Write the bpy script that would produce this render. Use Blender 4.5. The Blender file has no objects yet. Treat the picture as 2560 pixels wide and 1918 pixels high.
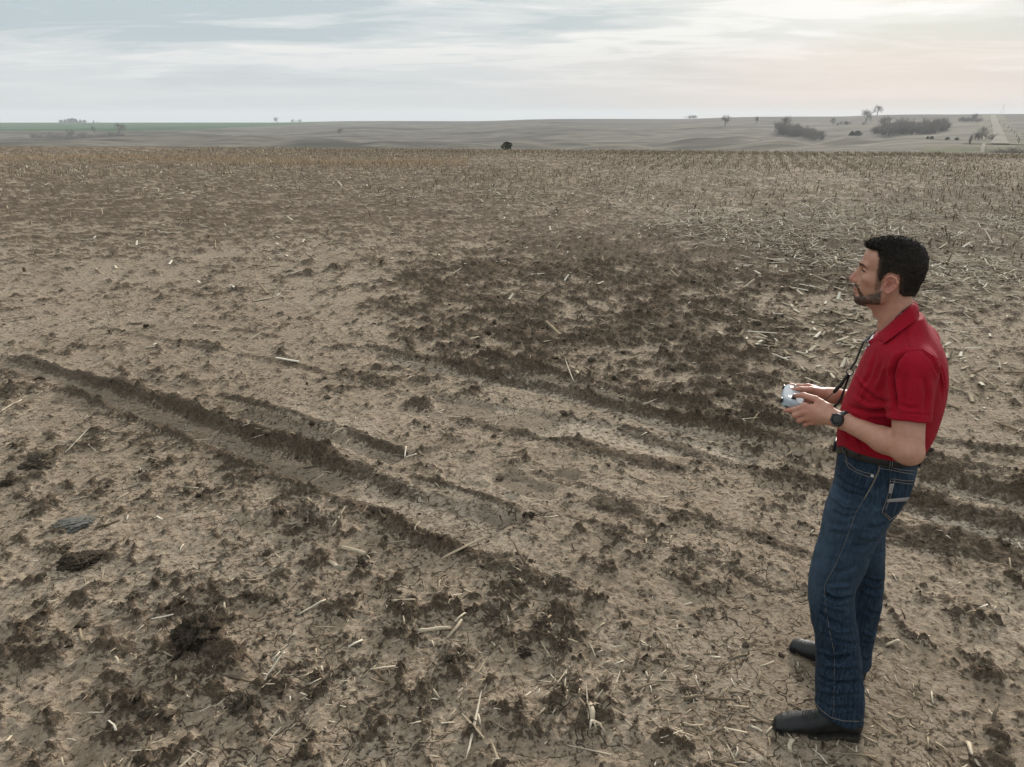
import bpy, math, random
import numpy as np
from mathutils import Vector, Matrix
from mathutils.bvhtree import BVHTree

random.seed(7)
RNG = np.random.default_rng(11)
scene = bpy.context.scene
col = scene.collection

# ------------------------------------------------------------------ camera
CAM_H = 2.2                                  # eye height of the hovering camera
FOCAL = 1775.0                               # focal length in photograph pixels (2560 wide)
PITCH = math.radians(20.4)
cam_data = bpy.data.cameras.new('camera')
cam_data.sensor_fit = 'HORIZONTAL'
cam_data.sensor_width = 36.0
cam_data.lens = 36.0 * FOCAL / 2560.0
cam_data.clip_start = 0.05
cam_data.clip_end = 30000.0
cam = bpy.data.objects.new('camera', cam_data)
cam.location = (0, 0, CAM_H)
cam.rotation_euler = (math.pi / 2 - PITCH, 0, 0)
col.objects.link(cam)
scene.camera = cam

# ------------------------------------------------------------------ sky
SUN_AZ = math.radians(27.0)                  # to the right of straight ahead (+Y)
SUN_EL = math.radians(17.0)
sun_dir = Vector((math.sin(SUN_AZ) * math.cos(SUN_EL), math.cos(SUN_AZ) * math.cos(SUN_EL), math.sin(SUN_EL)))
world = bpy.data.worlds.new('World')
scene.world = world
world.use_nodes = True
wt = world.node_tree
wt.nodes.clear()


def node(t, typ, **kw):
    n = t.nodes.new(typ)
    for k, v in kw.items():
        if k == 'inp':
            for kk, vv in v.items():
                n.inputs[kk].default_value = vv
        else:
            setattr(n, k, v)
    return n


def mathn(t, op, a, b=None, clamp=False):
    n = t.nodes.new('ShaderNodeMath')
    n.operation = op
    n.use_clamp = clamp
    for i, v in enumerate((a, b)):
        if v is None:
            continue
        if isinstance(v, (int, float)):
            n.inputs[i].default_value = v
        else:
            t.links.new(v, n.inputs[i])
    return n.outputs[0]


def mixc(t, fac, a, b, blend='MIX'):
    n = t.nodes.new('ShaderNodeMix')
    n.data_type = 'RGBA'
    n.blend_type = blend
    for i, v in ((0, fac), (6, a), (7, b)):
        if isinstance(v, (int, float)):
            n.inputs[i].default_value = v
        elif isinstance(v, tuple):
            n.inputs[i].default_value = v if len(v) == 4 else (*v, 1)
        else:
            t.links.new(v, n.inputs[i])
    return n.outputs[2]


def ramp(t, fac, stops, interp='LINEAR'):
    n = t.nodes.new('ShaderNodeValToRGB')
    cr = n.color_ramp
    cr.interpolation = interp
    while len(cr.elements) < len(stops):
        cr.elements.new(0.5)
    for e, (p, c) in zip(cr.elements, stops):
        e.position = p
        e.color = (c, c, c, 1) if isinstance(c, (int, float)) else (*c, 1)
    t.links.new(fac, n.inputs[0])
    return n.outputs[0]


def noise(t, vec, scale, detail=4, rough=0.5, dist=0.0, w=None):
    n = t.nodes.new('ShaderNodeTexNoise')
    n.inputs['Scale'].default_value = scale
    n.inputs['Detail'].default_value = detail
    n.inputs['Roughness'].default_value = rough
    n.inputs['Distortion'].default_value = dist
    if vec is not None:
        t.links.new(vec, n.inputs['Vector'])
    return n.outputs[0]


def build_sky():
    t = wt
    sky = node(t, 'ShaderNodeTexSky', sky_type='NISHITA', sun_disc=False)
    sky.sun_elevation = SUN_EL
    sky.sun_rotation = SUN_AZ
    sky.air_density = 1.3
    sky.dust_density = 3.0
    sky.ozone_density = 1.5
    tc = node(t, 'ShaderNodeTexCoord')
    d = tc.outputs['Generated']
    sep = node(t, 'ShaderNodeSeparateXYZ')
    t.links.new(d, sep.inputs[0])
    zc = mathn(t, 'MAXIMUM', sep.outputs[2], 0.0)
    den = mathn(t, 'ADD', zc, 0.06)
    cmb = node(t, 'ShaderNodeCombineXYZ')
    t.links.new(mathn(t, 'DIVIDE', sep.outputs[0], den), cmb.inputs[0])
    t.links.new(mathn(t, 'DIVIDE', sep.outputs[1], den), cmb.inputs[1])
    mp = node(t, 'ShaderNodeMapping')
    mp.inputs['Rotation'].default_value = (0, 0, math.radians(-14))
    mp.inputs['Scale'].default_value = (0.26, 0.55, 1)
    mp.inputs['Location'].default_value = (3.1, 1.35, 0)
    t.links.new(cmb.outputs[0], mp.inputs[0])
    big = noise(t, mp.outputs[0], 0.85, 8, 0.55, 0.5)
    fine = noise(t, mp.outputs[0], 2.6, 8, 0.62, 1.1)
    m = mathn(t, 'ADD', mathn(t, 'MULTIPLY', big, 0.62), mathn(t, 'MULTIPLY', fine, 0.38))
    streak = ramp(t, m, [(0.43, 0.0), (0.50, 0.42), (0.57, 1.0)], 'EASE')
    # glow of the veiled sun in the cloud sheet
    sd = node(t, 'ShaderNodeVectorMath', operation='DOT_PRODUCT')
    t.links.new(d, sd.inputs[0])
    sd.inputs[1].default_value = sun_dir
    c = mathn(t, 'MAXIMUM', sd.outputs['Value'], 0.0)
    glow = mathn(t, 'POWER', c, 20.0)
    glow2 = mathn(t, 'POWER', c, 90.0)
    # clear gaps: physical sky through thin veil;  cloud: bright cream sheet
    veil = mixc(t, 0.97, sky.outputs[0], (3.0, 3.5, 3.75))
    cloud = mixc(t, glow, (5.35, 5.35, 5.2), (6.0, 5.85, 5.5))
    cloud = mixc(t, glow2, cloud, (7.0, 6.8, 6.4))
    body = mixc(t, streak, veil, cloud)
    # an overcast dome is brighter overhead than at the horizon
    zen = mathn(t, 'ADD', 1.0, mathn(t, 'MULTIPLY', zc, 0.5))
    zs = node(t, 'ShaderNodeVectorMath', operation='SCALE')
    t.links.new(body, zs.inputs[0])
    t.links.new(zen, zs.inputs['Scale'])
    body = zs.outputs[0]
    # low air: greyer towards the horizon, rosy below the sun
    low = ramp(t, sep.outputs[2], [(0.0, 0.95), (0.025, 0.85), (0.055, 0.52), (0.10, 0.0)], 'EASE')
    g3 = mathn(t, 'POWER', c, 14.0)
    rose = mixc(t, g3, (4.3, 4.5, 4.6), (6.8, 5.1, 4.05))
    body = mixc(t, low, body, rose)
    bg = node(t, 'ShaderNodeBackground')
    bg.inputs['Strength'].default_value = 0.10
    t.links.new(body, bg.inputs['Color'])
    out = node(t, 'ShaderNodeOutputWorld')
    t.links.new(bg.outputs[0], out.inputs['Surface'])


build_sky()

# ------------------------------------------------------------------ sun (veiled by high cloud)
sun_data = bpy.data.lights.new('sun', 'SUN')
sun_data.energy = 2.9
sun_data.angle = math.radians(11)
sun_data.color = (1.0, 0.93, 0.84)
sun = bpy.data.objects.new('sun', sun_data)
sun.rotation_euler = (-sun_dir).to_track_quat('-Z', 'Y').to_euler()
sun.location = (20, 40, 30)
col.objects.link(sun)

scene.view_settings.view_transform = 'Standard'
scene.view_settings.look = 'None'
scene.view_settings.exposure = 0.70
scene.view_settings.gamma = 1.0
scene.view_settings.use_curve_mapping = False
scene.render.engine = 'CYCLES'
scene.cycles.max_bounces = 6
scene.cycles.volume_bounces = 0
scene.cycles.use_denoising = True

# ------------------------------------------------------------------ helpers
SP, CP = math.sin(PITCH), math.cos(PITCH)
CAM = np.array([0, 0, CAM_H])


def ray(px, py):
    """world direction through a point of the photograph (used to take measurements)"""
    x = (px - 1280.0) / FOCAL
    y = (py - 959.0) / FOCAL
    return np.array([x, CP - SP * y, -(SP + CP * y)])


def G(px, py, z=0.0):
    d = ray(px, py)
    t = (z - CAM_H) / d[2]
    return CAM + d * t


def quad_mesh(name, V, Q, mats=(), smooth=True, attrs=None):
    """fast mesh from numpy arrays; Q is (n,4) or (n,3)"""
    V = np.ascontiguousarray(V, dtype=np.float32)
    Q = np.ascontiguousarray(Q, dtype=np.int32)
    n, k = Q.shape
    me = bpy.data.meshes.new(name)
    me.vertices.add(len(V))
    me.vertices.foreach_set('co', V.ravel())
    me.loops.add(n * k)
    me.loops.foreach_set('vertex_index', Q.ravel())
    me.polygons.add(n)
    me.polygons.foreach_set('loop_start', np.arange(0, n * k, k, dtype=np.int32))
    me.polygons.foreach_set('loop_total', np.full(n, k, dtype=np.int32))
    if smooth:
        me.polygons.foreach_set('use_smooth', np.ones(n, dtype=bool))
    for m in mats:
        me.materials.append(m)
    for an, arr in (attrs or {}).items():
        a = me.attributes.new(an, 'FLOAT', 'POINT')
        a.data.foreach_set('value', np.ascontiguousarray(arr, dtype=np.float32))
    me.update(calc_edges=True)
    me.validate()
    return me


def poly_mesh(name, V, F, mats=(), smooth=True):
    me = bpy.data.meshes.new(name)
    me.from_pydata([tuple(map(float, v)) for v in V], [], [tuple(map(int, f)) for f in F])
    if smooth:
        for p in me.polygons:
            p.use_smooth = True
    for m in mats:
        me.materials.append(m)
    me.update()
    return me


def link(name, me, parent=None, label=None, cat=None, group=None, kind=None, loc=None, rot=None, scale=None):
    o = bpy.data.objects.new(name, me)
    col.objects.link(o)
    if parent is not None:
        o.parent = parent
    if label:
        o['label'] = label
    if cat:
        o['category'] = cat
    if group:
        o['group'] = group
    if kind:
        o['kind'] = kind
    if loc is not None:
        o.location = loc
    if rot is not None:
        o.rotation_euler = rot
    if scale is not None:
        o.scale = scale if hasattr(scale, '__len__') else (scale,) * 3
    return o


def principled(name, color=(0.5, 0.5, 0.5), rough=0.8, spec=0.3, **kw):
    m = bpy.data.materials.new(name)
    m.use_nodes = True
    b = m.node_tree.nodes['Principled BSDF']
    b.inputs['Base Color'].default_value = (*color, 1)
    b.inputs['Roughness'].default_value = rough
    b.inputs['Specular IOR Level'].default_value = spec
    for k, v in kw.items():
        b.inputs[k].default_value = v
    return m, m.node_tree, b


def noisy_mat(name, c1, c2, scale, rough=0.8, spec=0.3, bump=0.0, bscale=None, detail=5, coord='Object', **kw):
    """two-tone procedural material with fine relief"""
    m, t, b = principled(name, c1, rough, spec, **kw)
    tc = node(t, 'ShaderNodeTexCoord')
    f = noise(t, tc.outputs[coord], scale, detail, 0.6)
    f = ramp(t, f, [(0.35, 0.0), (0.65, 1.0)])
    t.links.new(mixc(t, f, c1, c2), b.inputs['Base Color'])
    if bump:
        bp = node(t, 'ShaderNodeBump')
        bp.inputs['Strength'].default_value = 1.0
        bp.inputs['Distance'].default_value = bump
        t.links.new(noise(t, tc.outputs[coord], bscale or scale * 3, 4, 0.6), bp.inputs['Height'])
        t.links.new(bp.outputs[0], b.inputs['Normal'])
    return m


# ---- numpy noise
_perm = np.random.default_rng(5).permutation(4096).astype(np.int32)
_val = np.random.default_rng(6).random(4096).astype(np.float32) * 2 - 1


def _h(ix, iy, seed):
    return _perm[(_perm[(ix + seed * 131) & 4095] + iy) & 4095]


def vnoise(x, y, seed=0):
    x = np.asarray(x, np.float32)
    y = np.asarray(y, np.float32)
    ix = np.floor(x).astype(np.int32)
    iy = np.floor(y).astype(np.int32)
    fx = x - ix
    fy = y - iy
    u = fx * fx * fx * (fx * (fx * 6 - 15) + 10)
    v = fy * fy * fy * (fy * (fy * 6 - 15) + 10)
    a = _val[_h(ix, iy, seed)]
    b = _val[_h(ix + 1, iy, seed)]
    c = _val[_h(ix, iy + 1, seed)]
    d = _val[_h(ix + 1, iy + 1, seed)]
    return (a + (b - a) * u) + ((c + (d - c) * u) - (a + (b - a) * u)) * v


def fbm(x, y, oct=4, seed=0, gain=0.5):
    s = 0
    a = 1.0
    tot = 0
    ca, sa = math.cos(0.6), math.sin(0.6)
    for i in range(oct):
        s = s + a * vnoise(x, y, seed + i * 7)
        tot += a
        a *= gain
        x, y = (x * ca - y * sa) * 2.03 + 17.3, (x * sa + y * ca) * 2.03 - 5.1
    return s / tot


def worley(x, y, seed=0):
    """distance to the nearest and 2nd nearest jittered cell point"""
    ix = np.floor(x).astype(np.int32)
    iy = np.floor(y).astype(np.int32)
    d1 = np.full(x.shape, 9.0, np.float32)
    d2 = d1.copy()
    for ox in (-1, 0, 1):
        for oy in (-1, 0, 1):
            h = _h(ix + ox, iy + oy, seed)
            px = ix + ox + 0.5 + 0.48 * _val[h]
            py = iy + oy + 0.5 + 0.48 * _val[(h * 7 + 13) & 4095]
            d = np.sqrt((px - x) ** 2 + (py - y) ** 2)
            d2 = np.where(d < d1, d1, np.minimum(d2, d))
            d1 = np.minimum(d1, d)
    return d1, d2


def sstep(a, b, x):
    t = np.clip((x - a) / (b - a), 0, 1)
    return t * t * (3 - 2 * t)


def polydist(x, y, pts, reach):
    """distance to a polyline and the normalised position along it"""
    best = np.full(x.shape, 1e3, np.float32)
    along = np.zeros(x.shape, np.float32)
    pts = np.asarray(pts, float)
    seg = np.linalg.norm(np.diff(pts, axis=0), axis=1)
    cum = np.concatenate([[0], np.cumsum(seg)])
    sel = np.where((x > pts[:, 0].min() - reach) & (x < pts[:, 0].max() + reach) & (y > pts[:, 1].min() - reach) & (y < pts[:, 1].max() + reach))[0]
    xs, ys = x[sel], y[sel]
    b = np.full(xs.shape, 1e3, np.float32)
    al = np.zeros(xs.shape, np.float32)
    for i in range(len(seg)):
        a0, a1 = pts[i], pts[i + 1]
        dx, dy = a1 - a0
        t = np.clip(((xs - a0[0]) * dx + (ys - a0[1]) * dy) / max(dx * dx + dy * dy, 1e-9), 0, 1)
        d = np.hypot(xs - a0[0] - t * dx, ys - a0[1] - t * dy)
        m = d < b
        b = np.where(m, d, b)
        al = np.where(m, cum[i] + t * seg[i], al)
    best[sel] = b
    along[sel] = al / cum[-1]
    return best, along


def tube(pts, radii, n=6, flat=None, caps=True, up=None):
    """tube along a 3-D polyline -> (verts, quads, tris)"""
    P = np.asarray(pts, float)
    m = len(P)
    R = np.broadcast_to(np.asarray(radii, float), (m,))
    T = np.gradient(P, axis=0)
    T /= np.linalg.norm(T, axis=1)[:, None] + 1e-12
    u = np.array(up if up is not None else (0, 0, 1.0), float)
    V = []
    for i in range(m):
        a = np.cross(u, T[i])
        if np.linalg.norm(a) < 1e-3:
            a = np.cross((1.0, 0.2, 0), T[i])
        a /= np.linalg.norm(a)
        b = np.cross(T[i], a)
        for k in range(n):
            an = 2 * math.pi * k / n
            fl = 1.0 if flat is None else flat
            V.append(P[i] + R[i] * (math.cos(an) * a + fl * math.sin(an) * b))
    F = []
    for i in range(m - 1):
        for k in range(n):
            k2 = (k + 1) % n
            F.append((i * n + k, i * n + k2, (i + 1) * n + k2, (i + 1) * n + k))
    if caps:
        F.append(tuple(range(n))[::-1])
        F.append(tuple((m - 1) * n + k for k in range(n)))
    return V, F


def join(parts):
    V, F = [], []
    for v, f in parts:
        o = len(V)
        V.extend(v)
        F.extend(tuple(i + o for i in q) for q in f)
    return V, F


def box(c, h, R=None):
    c = np.asarray(c, float)
    V = []
    for sx in (-1, 1):
        for sy in (-1, 1):
            for sz in (-1, 1):
                v = np.array([sx * h[0], sy * h[1], sz * h[2]])
                V.append(c + (R @ v if R is not None else v))
    F = [(0, 1, 3, 2), (4, 6, 7, 5), (0, 4, 5, 1), (2, 3, 7, 6), (0, 2, 6, 4), (1, 5, 7, 3)]
    return V, F
# =================================================================== ground
# far edge of the stubble field (photograph x -> edge row), beyond it the land drops into the valley
EDGE = [(-900, 362), (0, 365.5), (640, 370), (1280, 376), (1900, 379), (2560, 386), (3500, 394)]


def edge_r(th):
    """distance of the field edge for azimuth th (radians, to the right of +Y)"""
    px = 1280 + np.tan(np.clip(th, -1.25, 1.25)) * FOCAL * 1.06
    py = np.interp(px, [e[0] for e in EDGE], [e[1] for e in EDGE])
    y = (py - 959.0) / FOCAL
    d = CAM_H * (CP - SP * y) / (SP + CP * y)
    return np.clip(d / np.cos(np.clip(th, -1.25, 1.25)), 30, 95)


gp = lambda pts: [G(*p)[:2] for p in pts]
# (polyline, half width m, height m, looseness)
RIDGES = [
    (gp([(20, 884), (51, 891), (139, 920), (203, 935), (270, 954), (350, 977), (422, 1000), (473, 1024), (536, 1049), (591, 1066), (659, 1087), (739, 1110), (803, 1138), (887, 1172), (960, 1205), (1020, 1232), (1075, 1240)]), 0.085, 0.060),
    (gp([(-40, 918), (30, 931), (80, 942), (127, 958), (177, 973), (237, 1003), (296, 1024), (363, 1049), (422, 1073), (469, 1100), (528, 1118), (591, 1155), (659, 1172), (727, 1201), (782, 1227), (845, 1248), (887, 1262), (927, 1283),
         (982, 1305), (1020, 1335), (1096, 1362), (1151, 1379), (1206, 1391), (1261, 1421), (1328, 1445), (1413, 1480), (1490, 1515)]), 0.080, 0.062),
    (gp([(541, 990), (634, 1015), (739, 1041), (824, 1066), (863, 1077), (927, 1104), (990, 1125), (1020, 1140)]), 0.045, 0.028),
    (gp([(1020, 1190), (1075, 1207), (1140, 1222), (1201, 1241), (1260, 1264), (1310, 1288)]), 0.035, 0.030),
    (gp([(900, 860), (990, 880), (1096, 901), (1180, 922), (1265, 944), (1349, 957), (1434, 977), (1518, 999), (1620, 1025), (1740, 1050), (1900, 1085), (2060, 1125)]), 0.075, 0.050),
    (gp([(1190, 893), (1260, 902), (1307, 910), (1370, 930), (1434, 948), (1518, 969), (1600, 990), (1720, 1010), (1850, 1045), (2000, 1080), (2200, 1120), (2400, 1165), (2600, 1195)]), 0.10, 0.085),
    (gp([(1010, 921), (1090, 935), (1170, 948), (1230, 962)]), 0.04, 0.022),
    (gp([(1120, 1040), (1168, 1053), (1265, 1075), (1349, 1096), (1434, 1113), (1540, 1136), (1640, 1160), (1740, 1180)]), 0.10, 0.036),
    (gp([(1540, 1062), (1600, 1082), (1690, 1113), (1760, 1140), (1880, 1172), (2000, 1200), (2120, 1230)]), 0.085, 0.045),
    (gp([(2250, 1150), (2360, 1185), (2460, 1215), (2600, 1240)]), 0.10, 0.075),
    (gp([(2200, 1225), (2320, 1255), (2440, 1290), (2600, 1330)]), 0.13, 0.045),
    (gp([(860, 930), (930, 950), (985, 972)]), 0.08, 0.030),
    (gp([(580, 822), (640, 832), (700, 845)]), 0.06, 0.025),
    (gp([(1080, 1300), (1040, 1330), (980, 1300)]), 0.02, 0.0),
    (gp([(2180, 1330), (2300, 1345), (2450, 1380), (2620, 1400)]), 0.16, 0.035),
    (gp([(1480, 1250), (1580, 1290), (1640, 1320)]), 0.09, 0.022),
    (gp([(1330, 1180), (1480, 1225), (1650, 1275), (1900, 1350), (2100, 1420)]), 0.05, 0.016),
    (gp([(1400, 1290), (1600, 1350), (1800, 1420), (2000, 1500)]), 0.05, 0.014),
    (gp([(250, 815), (480, 860), (700, 905), (900, 955), (1000, 985)]), 0.06, 0.020),
    (gp([(2150, 1060), (2300, 1095), (2450, 1120), (2620, 1140)]), 0.09, 0.05),
]
# (polyline, half width, depth, pale 0..1, grey-damp 0..1)
FLOORS = [
    (gp([(-40, 895), (40, 905), (130, 938), (240, 968), (330, 1005), (420, 1035), (520, 1075), (620, 1120), (720, 1150), (820, 1195), (900, 1220)]), 0.15, 0.060, 0.0, 0.6),
    (gp([(900, 1220), (1000, 1265), (1080, 1290), (1150, 1315), (1240, 1345)]), 0.18, 0.030, 0.5, 0.25),
    (gp([(600, 1035), (680, 1050), (760, 1075), (860, 1105), (950, 1130), (1010, 1150)]), 0.10, 0.038, 0.15, 0.5),
    (gp([(960, 890), (1053, 914), (1120, 928), (1180, 939), (1307, 956), (1434, 990), (1560, 1028), (1700, 1062), (1850, 1100), (2050, 1150), (2250, 1190), (2400, 1225), (2560, 1262), (2700, 1290)]), 0.12, 0.055, 0.9, 0.15),
    (gp([(1330, 1085), (1450, 1065), (1560, 1090), (1640, 1110), (1760, 1125), (1900, 1160)]), 0.16, 0.02, 0.95, 0.0),
    (gp([(1060, 1010), (1180, 1030), (1290, 1050), (1380, 1062)]), 0.22, 0.025, 0.3, 0.7),
    (gp([(2240, 1245), (2350, 1290), (2480, 1330), (2620, 1370)]), 0.11, 0.030, 1.0, 0.0),
    (gp([(1250, 1190), (1320, 1225), (1390, 1235)]), 0.10, 0.010, 0.0, 0.9),
    (gp([(1380, 1190), (1440, 1205)]), 0.10, 0.010, 0.0, 0.8),
    (gp([(1060, 1140), (1130, 1120), (1150, 1100)]), 0.07, 0.010, 0.0, 0.8),
    (gp([(1190, 1270), (1290, 1310)]), 0.05, 0.010, 0.0, 0.9),
    (gp([(1130, 1335), (1170, 1345)]), 0.10, 0.008, 0.1, 0.8),
    (gp([(1040, 1290), (1080, 1300)]), 0.09, 0.008, 0.1, 0.7),
]


# low mounds: (x, y, radius, height, pale)
MOUNDS = []
for px, py, wpx, mh, mp_ in ((820, 1305, 130, 0.045, 0.45), (640, 1290, 92, 0.035, 0.4), (1240, 1520, 100, 0.040, 0.25), (1050, 1012, 95, 0.060, 0.0), (1880, 1895, 110, 0.035, 0.6), (35, 975, 130, 0.07, 0.0),
                             (20, 1580, 70, 0.05, 0.5), (770, 658, 48, 0.075, 0.0), (838, 672, 52, 0.065, 0.0), (777, 684, 54, 0.06, 0.0), (955, 700, 36, 0.05, 0.0), (1020, 638, 54, 0.07, 0.0), (1528, 664, 34, 0.11, 0.0),
                             (1070, 850, 40, 0.07, 0.0), (410, 740, 60, 0.06, 0.0), (600, 720, 70, 0.04, 0.0), (1050, 955, 70, 0.055, 0.0), (950, 925, 60, 0.05, 0.0), (500, 1595, 170, 0.03, 0.0), (300, 1620, 90, 0.03, 0.0),
                             (700, 1440, 90, 0.03, 0.0), (1150, 1650, 120, 0.03, 0.0), (380, 1800, 130, 0.035, 0.0), (200, 1500, 90, 0.03, 0.0), (1280, 1480, 110, 0.045, 0.0), (1400, 1540, 120, 0.03, 0.0)):
    g_ = G(px, py)
    MOUNDS.append((g_[0], g_[1], wpx / FOCAL * (g_[1] * CP + CAM_H * SP) * 0.5, mh, mp_))


def in_poly(x, y, pts):
    ins = np.zeros(x.shape, bool)
    n = len(pts)
    for i in range(n):
        (x0, y0), (x1, y1) = pts[i], pts[(i + 1) % n]
        if y0 == y1:
            continue
        ins ^= ((y0 > y) != (y1 > y)) & (x < (x1 - x0) * (y - y0) / (y1 - y0) + x0)
    return ins


CHURN = gp([(1110, 650), (1300, 595), (1500, 570), (1800, 560), (2100, 575), (2330, 620), (2200, 690), (2080, 760), (2050, 900), (1900, 1020), (1640, 985), (1430, 935), (1240, 890), (1110, 860), (1010, 780), (1000, 710)])
LANE = gp([(560, 985), (800, 985), (1000, 1000), (1300, 1030), (1600, 1080), (2000, 1150), (2300, 1230), (2900, 1420), (2900, 1800), (2300, 1900), (1800, 1720), (1500, 1560), (1330, 1430), (1100, 1310), (1000, 1190), (700, 1060)])
FLAT = gp([(-300, 560), (900, 560), (1050, 640), (880, 760), (1000, 860), (560, 960), (60, 850), (-300, 850)])
BRUSH = gp([(1640, 560), (1900, 520), (2300, 470), (2700, 470), (2900, 700), (2560, 720), (2300, 730), (2100, 660)])


def soft_poly(x, y, pts, soft):
    d, _ = polydist(x, y, list(pts) + [pts[0]], soft * 2)
    s = np.where(in_poly(x, y, pts), d, -d)
    return sstep(-soft, soft, s)


def field_surface(x, y):
    """height and cover masks of the trampled field"""
    x = np.asarray(x, np.float32)
    y = np.asarray(y, np.float32)
    r = np.hypot(x, y)
    wx = x + 0.10 * fbm(x * 2.1, y * 2.1, 3, 1)
    wy = y + 0.10 * fbm(x * 2.1 + 40, y * 2.1, 3, 2)
    h = 0.045 * fbm(x * 0.22, y * 0.22, 3, 3) * sstep(1.0, 6.0, r) + 0.022 * fbm(wx * 0.9, wy * 0.9, 3, 4)
    churn = soft_poly(x, y, CHURN, 1.3)
    churn = np.clip(churn * (0.75 + 0.7 * fbm(x * 0.9, y * 0.9, 3, 5)), 0, 1)
    # loose soil patches: broad + lumpy
    n1 = fbm(wx * 1.25, wy * 1.25, 4, 10)
    n2 = fbm(wx * 4.6, wy * 4.6, 4, 11, 0.55)
    n3 = fbm(wx * 13.0, wy * 13.0, 3, 12, 0.6)
    near = sstep(3.3, 2.2, y - 0.0 * x) * sstep(1.0, -0.2, x)            # lumpy near corner
    bias = 0.46 * churn - 0.01 * near + 0.035 * sstep(3.8, 2.8, y) + 0.03 - 0.03 * sstep(3.5, 6.0, y) * sstep(2.0, -1.0, x)
    bias = bias + 0.12 * sstep(10, 22, y) * sstep(3.0, -2.0, x) + 0.25 * sstep(8, 15, y) + 0.16 * soft_poly(x, y, BRUSH, 1.6)
    n4 = fbm(x * 34, y * 34, 3, 13, 0.65)
    lane = soft_poly(x, y, LANE, 0.22)
    flat_ = soft_poly(x, y, FLAT, 0.6)
    bias = bias - 0.17 * lane - 0.05 * flat_
    loose = sstep(0.06, 0.62, 0.22 * n1 + 0.42 * n2 + 0.56 * n3 + 0.36 * n4 + bias)
    # clods stand proud of the crust
    cl = np.clip(n2 * 0.8 + n3 * 0.7 + 0.15, 0, 1.2)
    fadeh = sstep(60, 20, r)
    amp = (0.020 + 0.036 * churn + 0.022 * near) * fadeh
    h = h + loose * (amp * cl + 0.002) + 0.019 * n3 * (0.55 + 0.45 * loose) * fadeh + (0.014 + 0.016 * near) * n2 * fadeh
    h = h + (0.0055 + 0.0075 * loose) * n4 * sstep(16, 8, r)
    if True:
        d1, d2 = worley(wx * 7.5 + 0.4 * n3, wy * 7.5, 3)
        h = h + loose * (0.4 + 0.9 * churn) * 0.020 * sstep(0.55, 0.0, d1) * sstep(30, 12, r)
    floor = np.zeros_like(h)
    pale = np.zeros_like(h)
    damp = np.zeros_like(h)
    dent = np.zeros_like(h)
    for pts, wd, dep, pa, da in FLOORS:
        d, a = polydist(x, y, pts, wd * 3 + 0.2)
        ww = wd * (1 + 0.28 * fbm(x * 3.1, y * 3.1, 2, 14))
        m = sstep(1.25, 0.75, d / ww) * sstep(0.0, 0.06, a + 0.02) * sstep(1.02, 0.95, a)
        dent = np.maximum(dent, dep * m)
        flat = m * 0.9
        h = h * (1 - flat) + flat * (0.010 * fbm(x * 1.2, y * 1.2, 2, 4))
        loose = loose * (1 - 0.92 * m)
        floor = np.maximum(floor, m)
        pale = np.maximum(pale, m * pa)
        damp = np.maximum(damp, m * da * sstep(-0.25, 0.15, fbm(x * 2.6, y * 2.6, 3, 15) + 0.1))
    h = h - dent
    for pts, wd, hg in RIDGES:
        d, a = polydist(x, y, pts, wd * 4 + 0.2)
        wob = fbm(x * 7.0, y * 7.0, 3, 16)
        brk = 0.85 + 0.55 * fbm(x * 2.2, y * 2.2, 3, 17)
        ww = wd * (0.85 + 0.55 * wob)
        m = sstep(1.6, 0.15, d / np.maximum(ww, 0.01)) * sstep(0.0, 0.05, a + 0.01) * sstep(1.01, 0.94, a)
        k = np.clip(brk, 0.15, 1.25) * m
        h = h + 0.78 * hg * k * (0.75 + 0.55 * n3 + 0.35 * n4 + 0.35 * n2)
        loose = np.maximum(loose, np.clip(k * 0.95 - 0.06, 0, 1) * min(1.0, hg / 0.034))
        floor = floor * (1 - np.clip(k * 1.3, 0, 1))
        damp = damp * (1 - np.clip(k * 1.3, 0, 1))
    for mx, my, mr, mh, mp_ in MOUNDS:
        d = np.hypot(x - mx, (y - my) * 1.25) / mr * (1 + 0.35 * fbm(x * 9, y * 9, 2, 22))
        k = sstep(1.15, 0.25, d)
        h = h + mh * k * (0.8 + 0.7 * n3 + 0.6 * n4)
        loose = np.clip(np.where(mp_ > 0, loose * (1 - 0.9 * k), np.maximum(loose, k * 0.62)), 0, 1)
        pale = np.maximum(pale, k * mp_)
        floor = floor * (1 - k)
    # firm ground where he stands
    dm = np.hypot(x - P_STAND[0], y - P_STAND[1])
    st = sstep(0.75, 0.30, dm)
    h = h * (1 - st * 0.93)
    loose = loose * (1 - 0.75 * st)
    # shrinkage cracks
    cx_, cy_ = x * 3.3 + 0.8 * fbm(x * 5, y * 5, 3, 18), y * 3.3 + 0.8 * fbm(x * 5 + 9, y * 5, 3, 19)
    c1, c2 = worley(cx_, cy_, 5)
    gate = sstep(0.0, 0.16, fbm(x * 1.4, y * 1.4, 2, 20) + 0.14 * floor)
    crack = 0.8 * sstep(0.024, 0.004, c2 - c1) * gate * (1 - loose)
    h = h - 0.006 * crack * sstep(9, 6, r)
    pale = np.clip(pale + 0.30 * lane * sstep(-0.3, 0.3, -n1) + 0.16 * flat_ + 0.35 * sstep(0.0, 0.5, -n1 - 0.3 * n2) * (1 - churn) * (1 - damp), 0, 1)
    chaff = soft_poly(x, y, BRUSH, 1.6)
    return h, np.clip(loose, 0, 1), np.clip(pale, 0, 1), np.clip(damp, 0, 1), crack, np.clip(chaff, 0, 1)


P_STAND = (1.265, 2.29)
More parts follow.
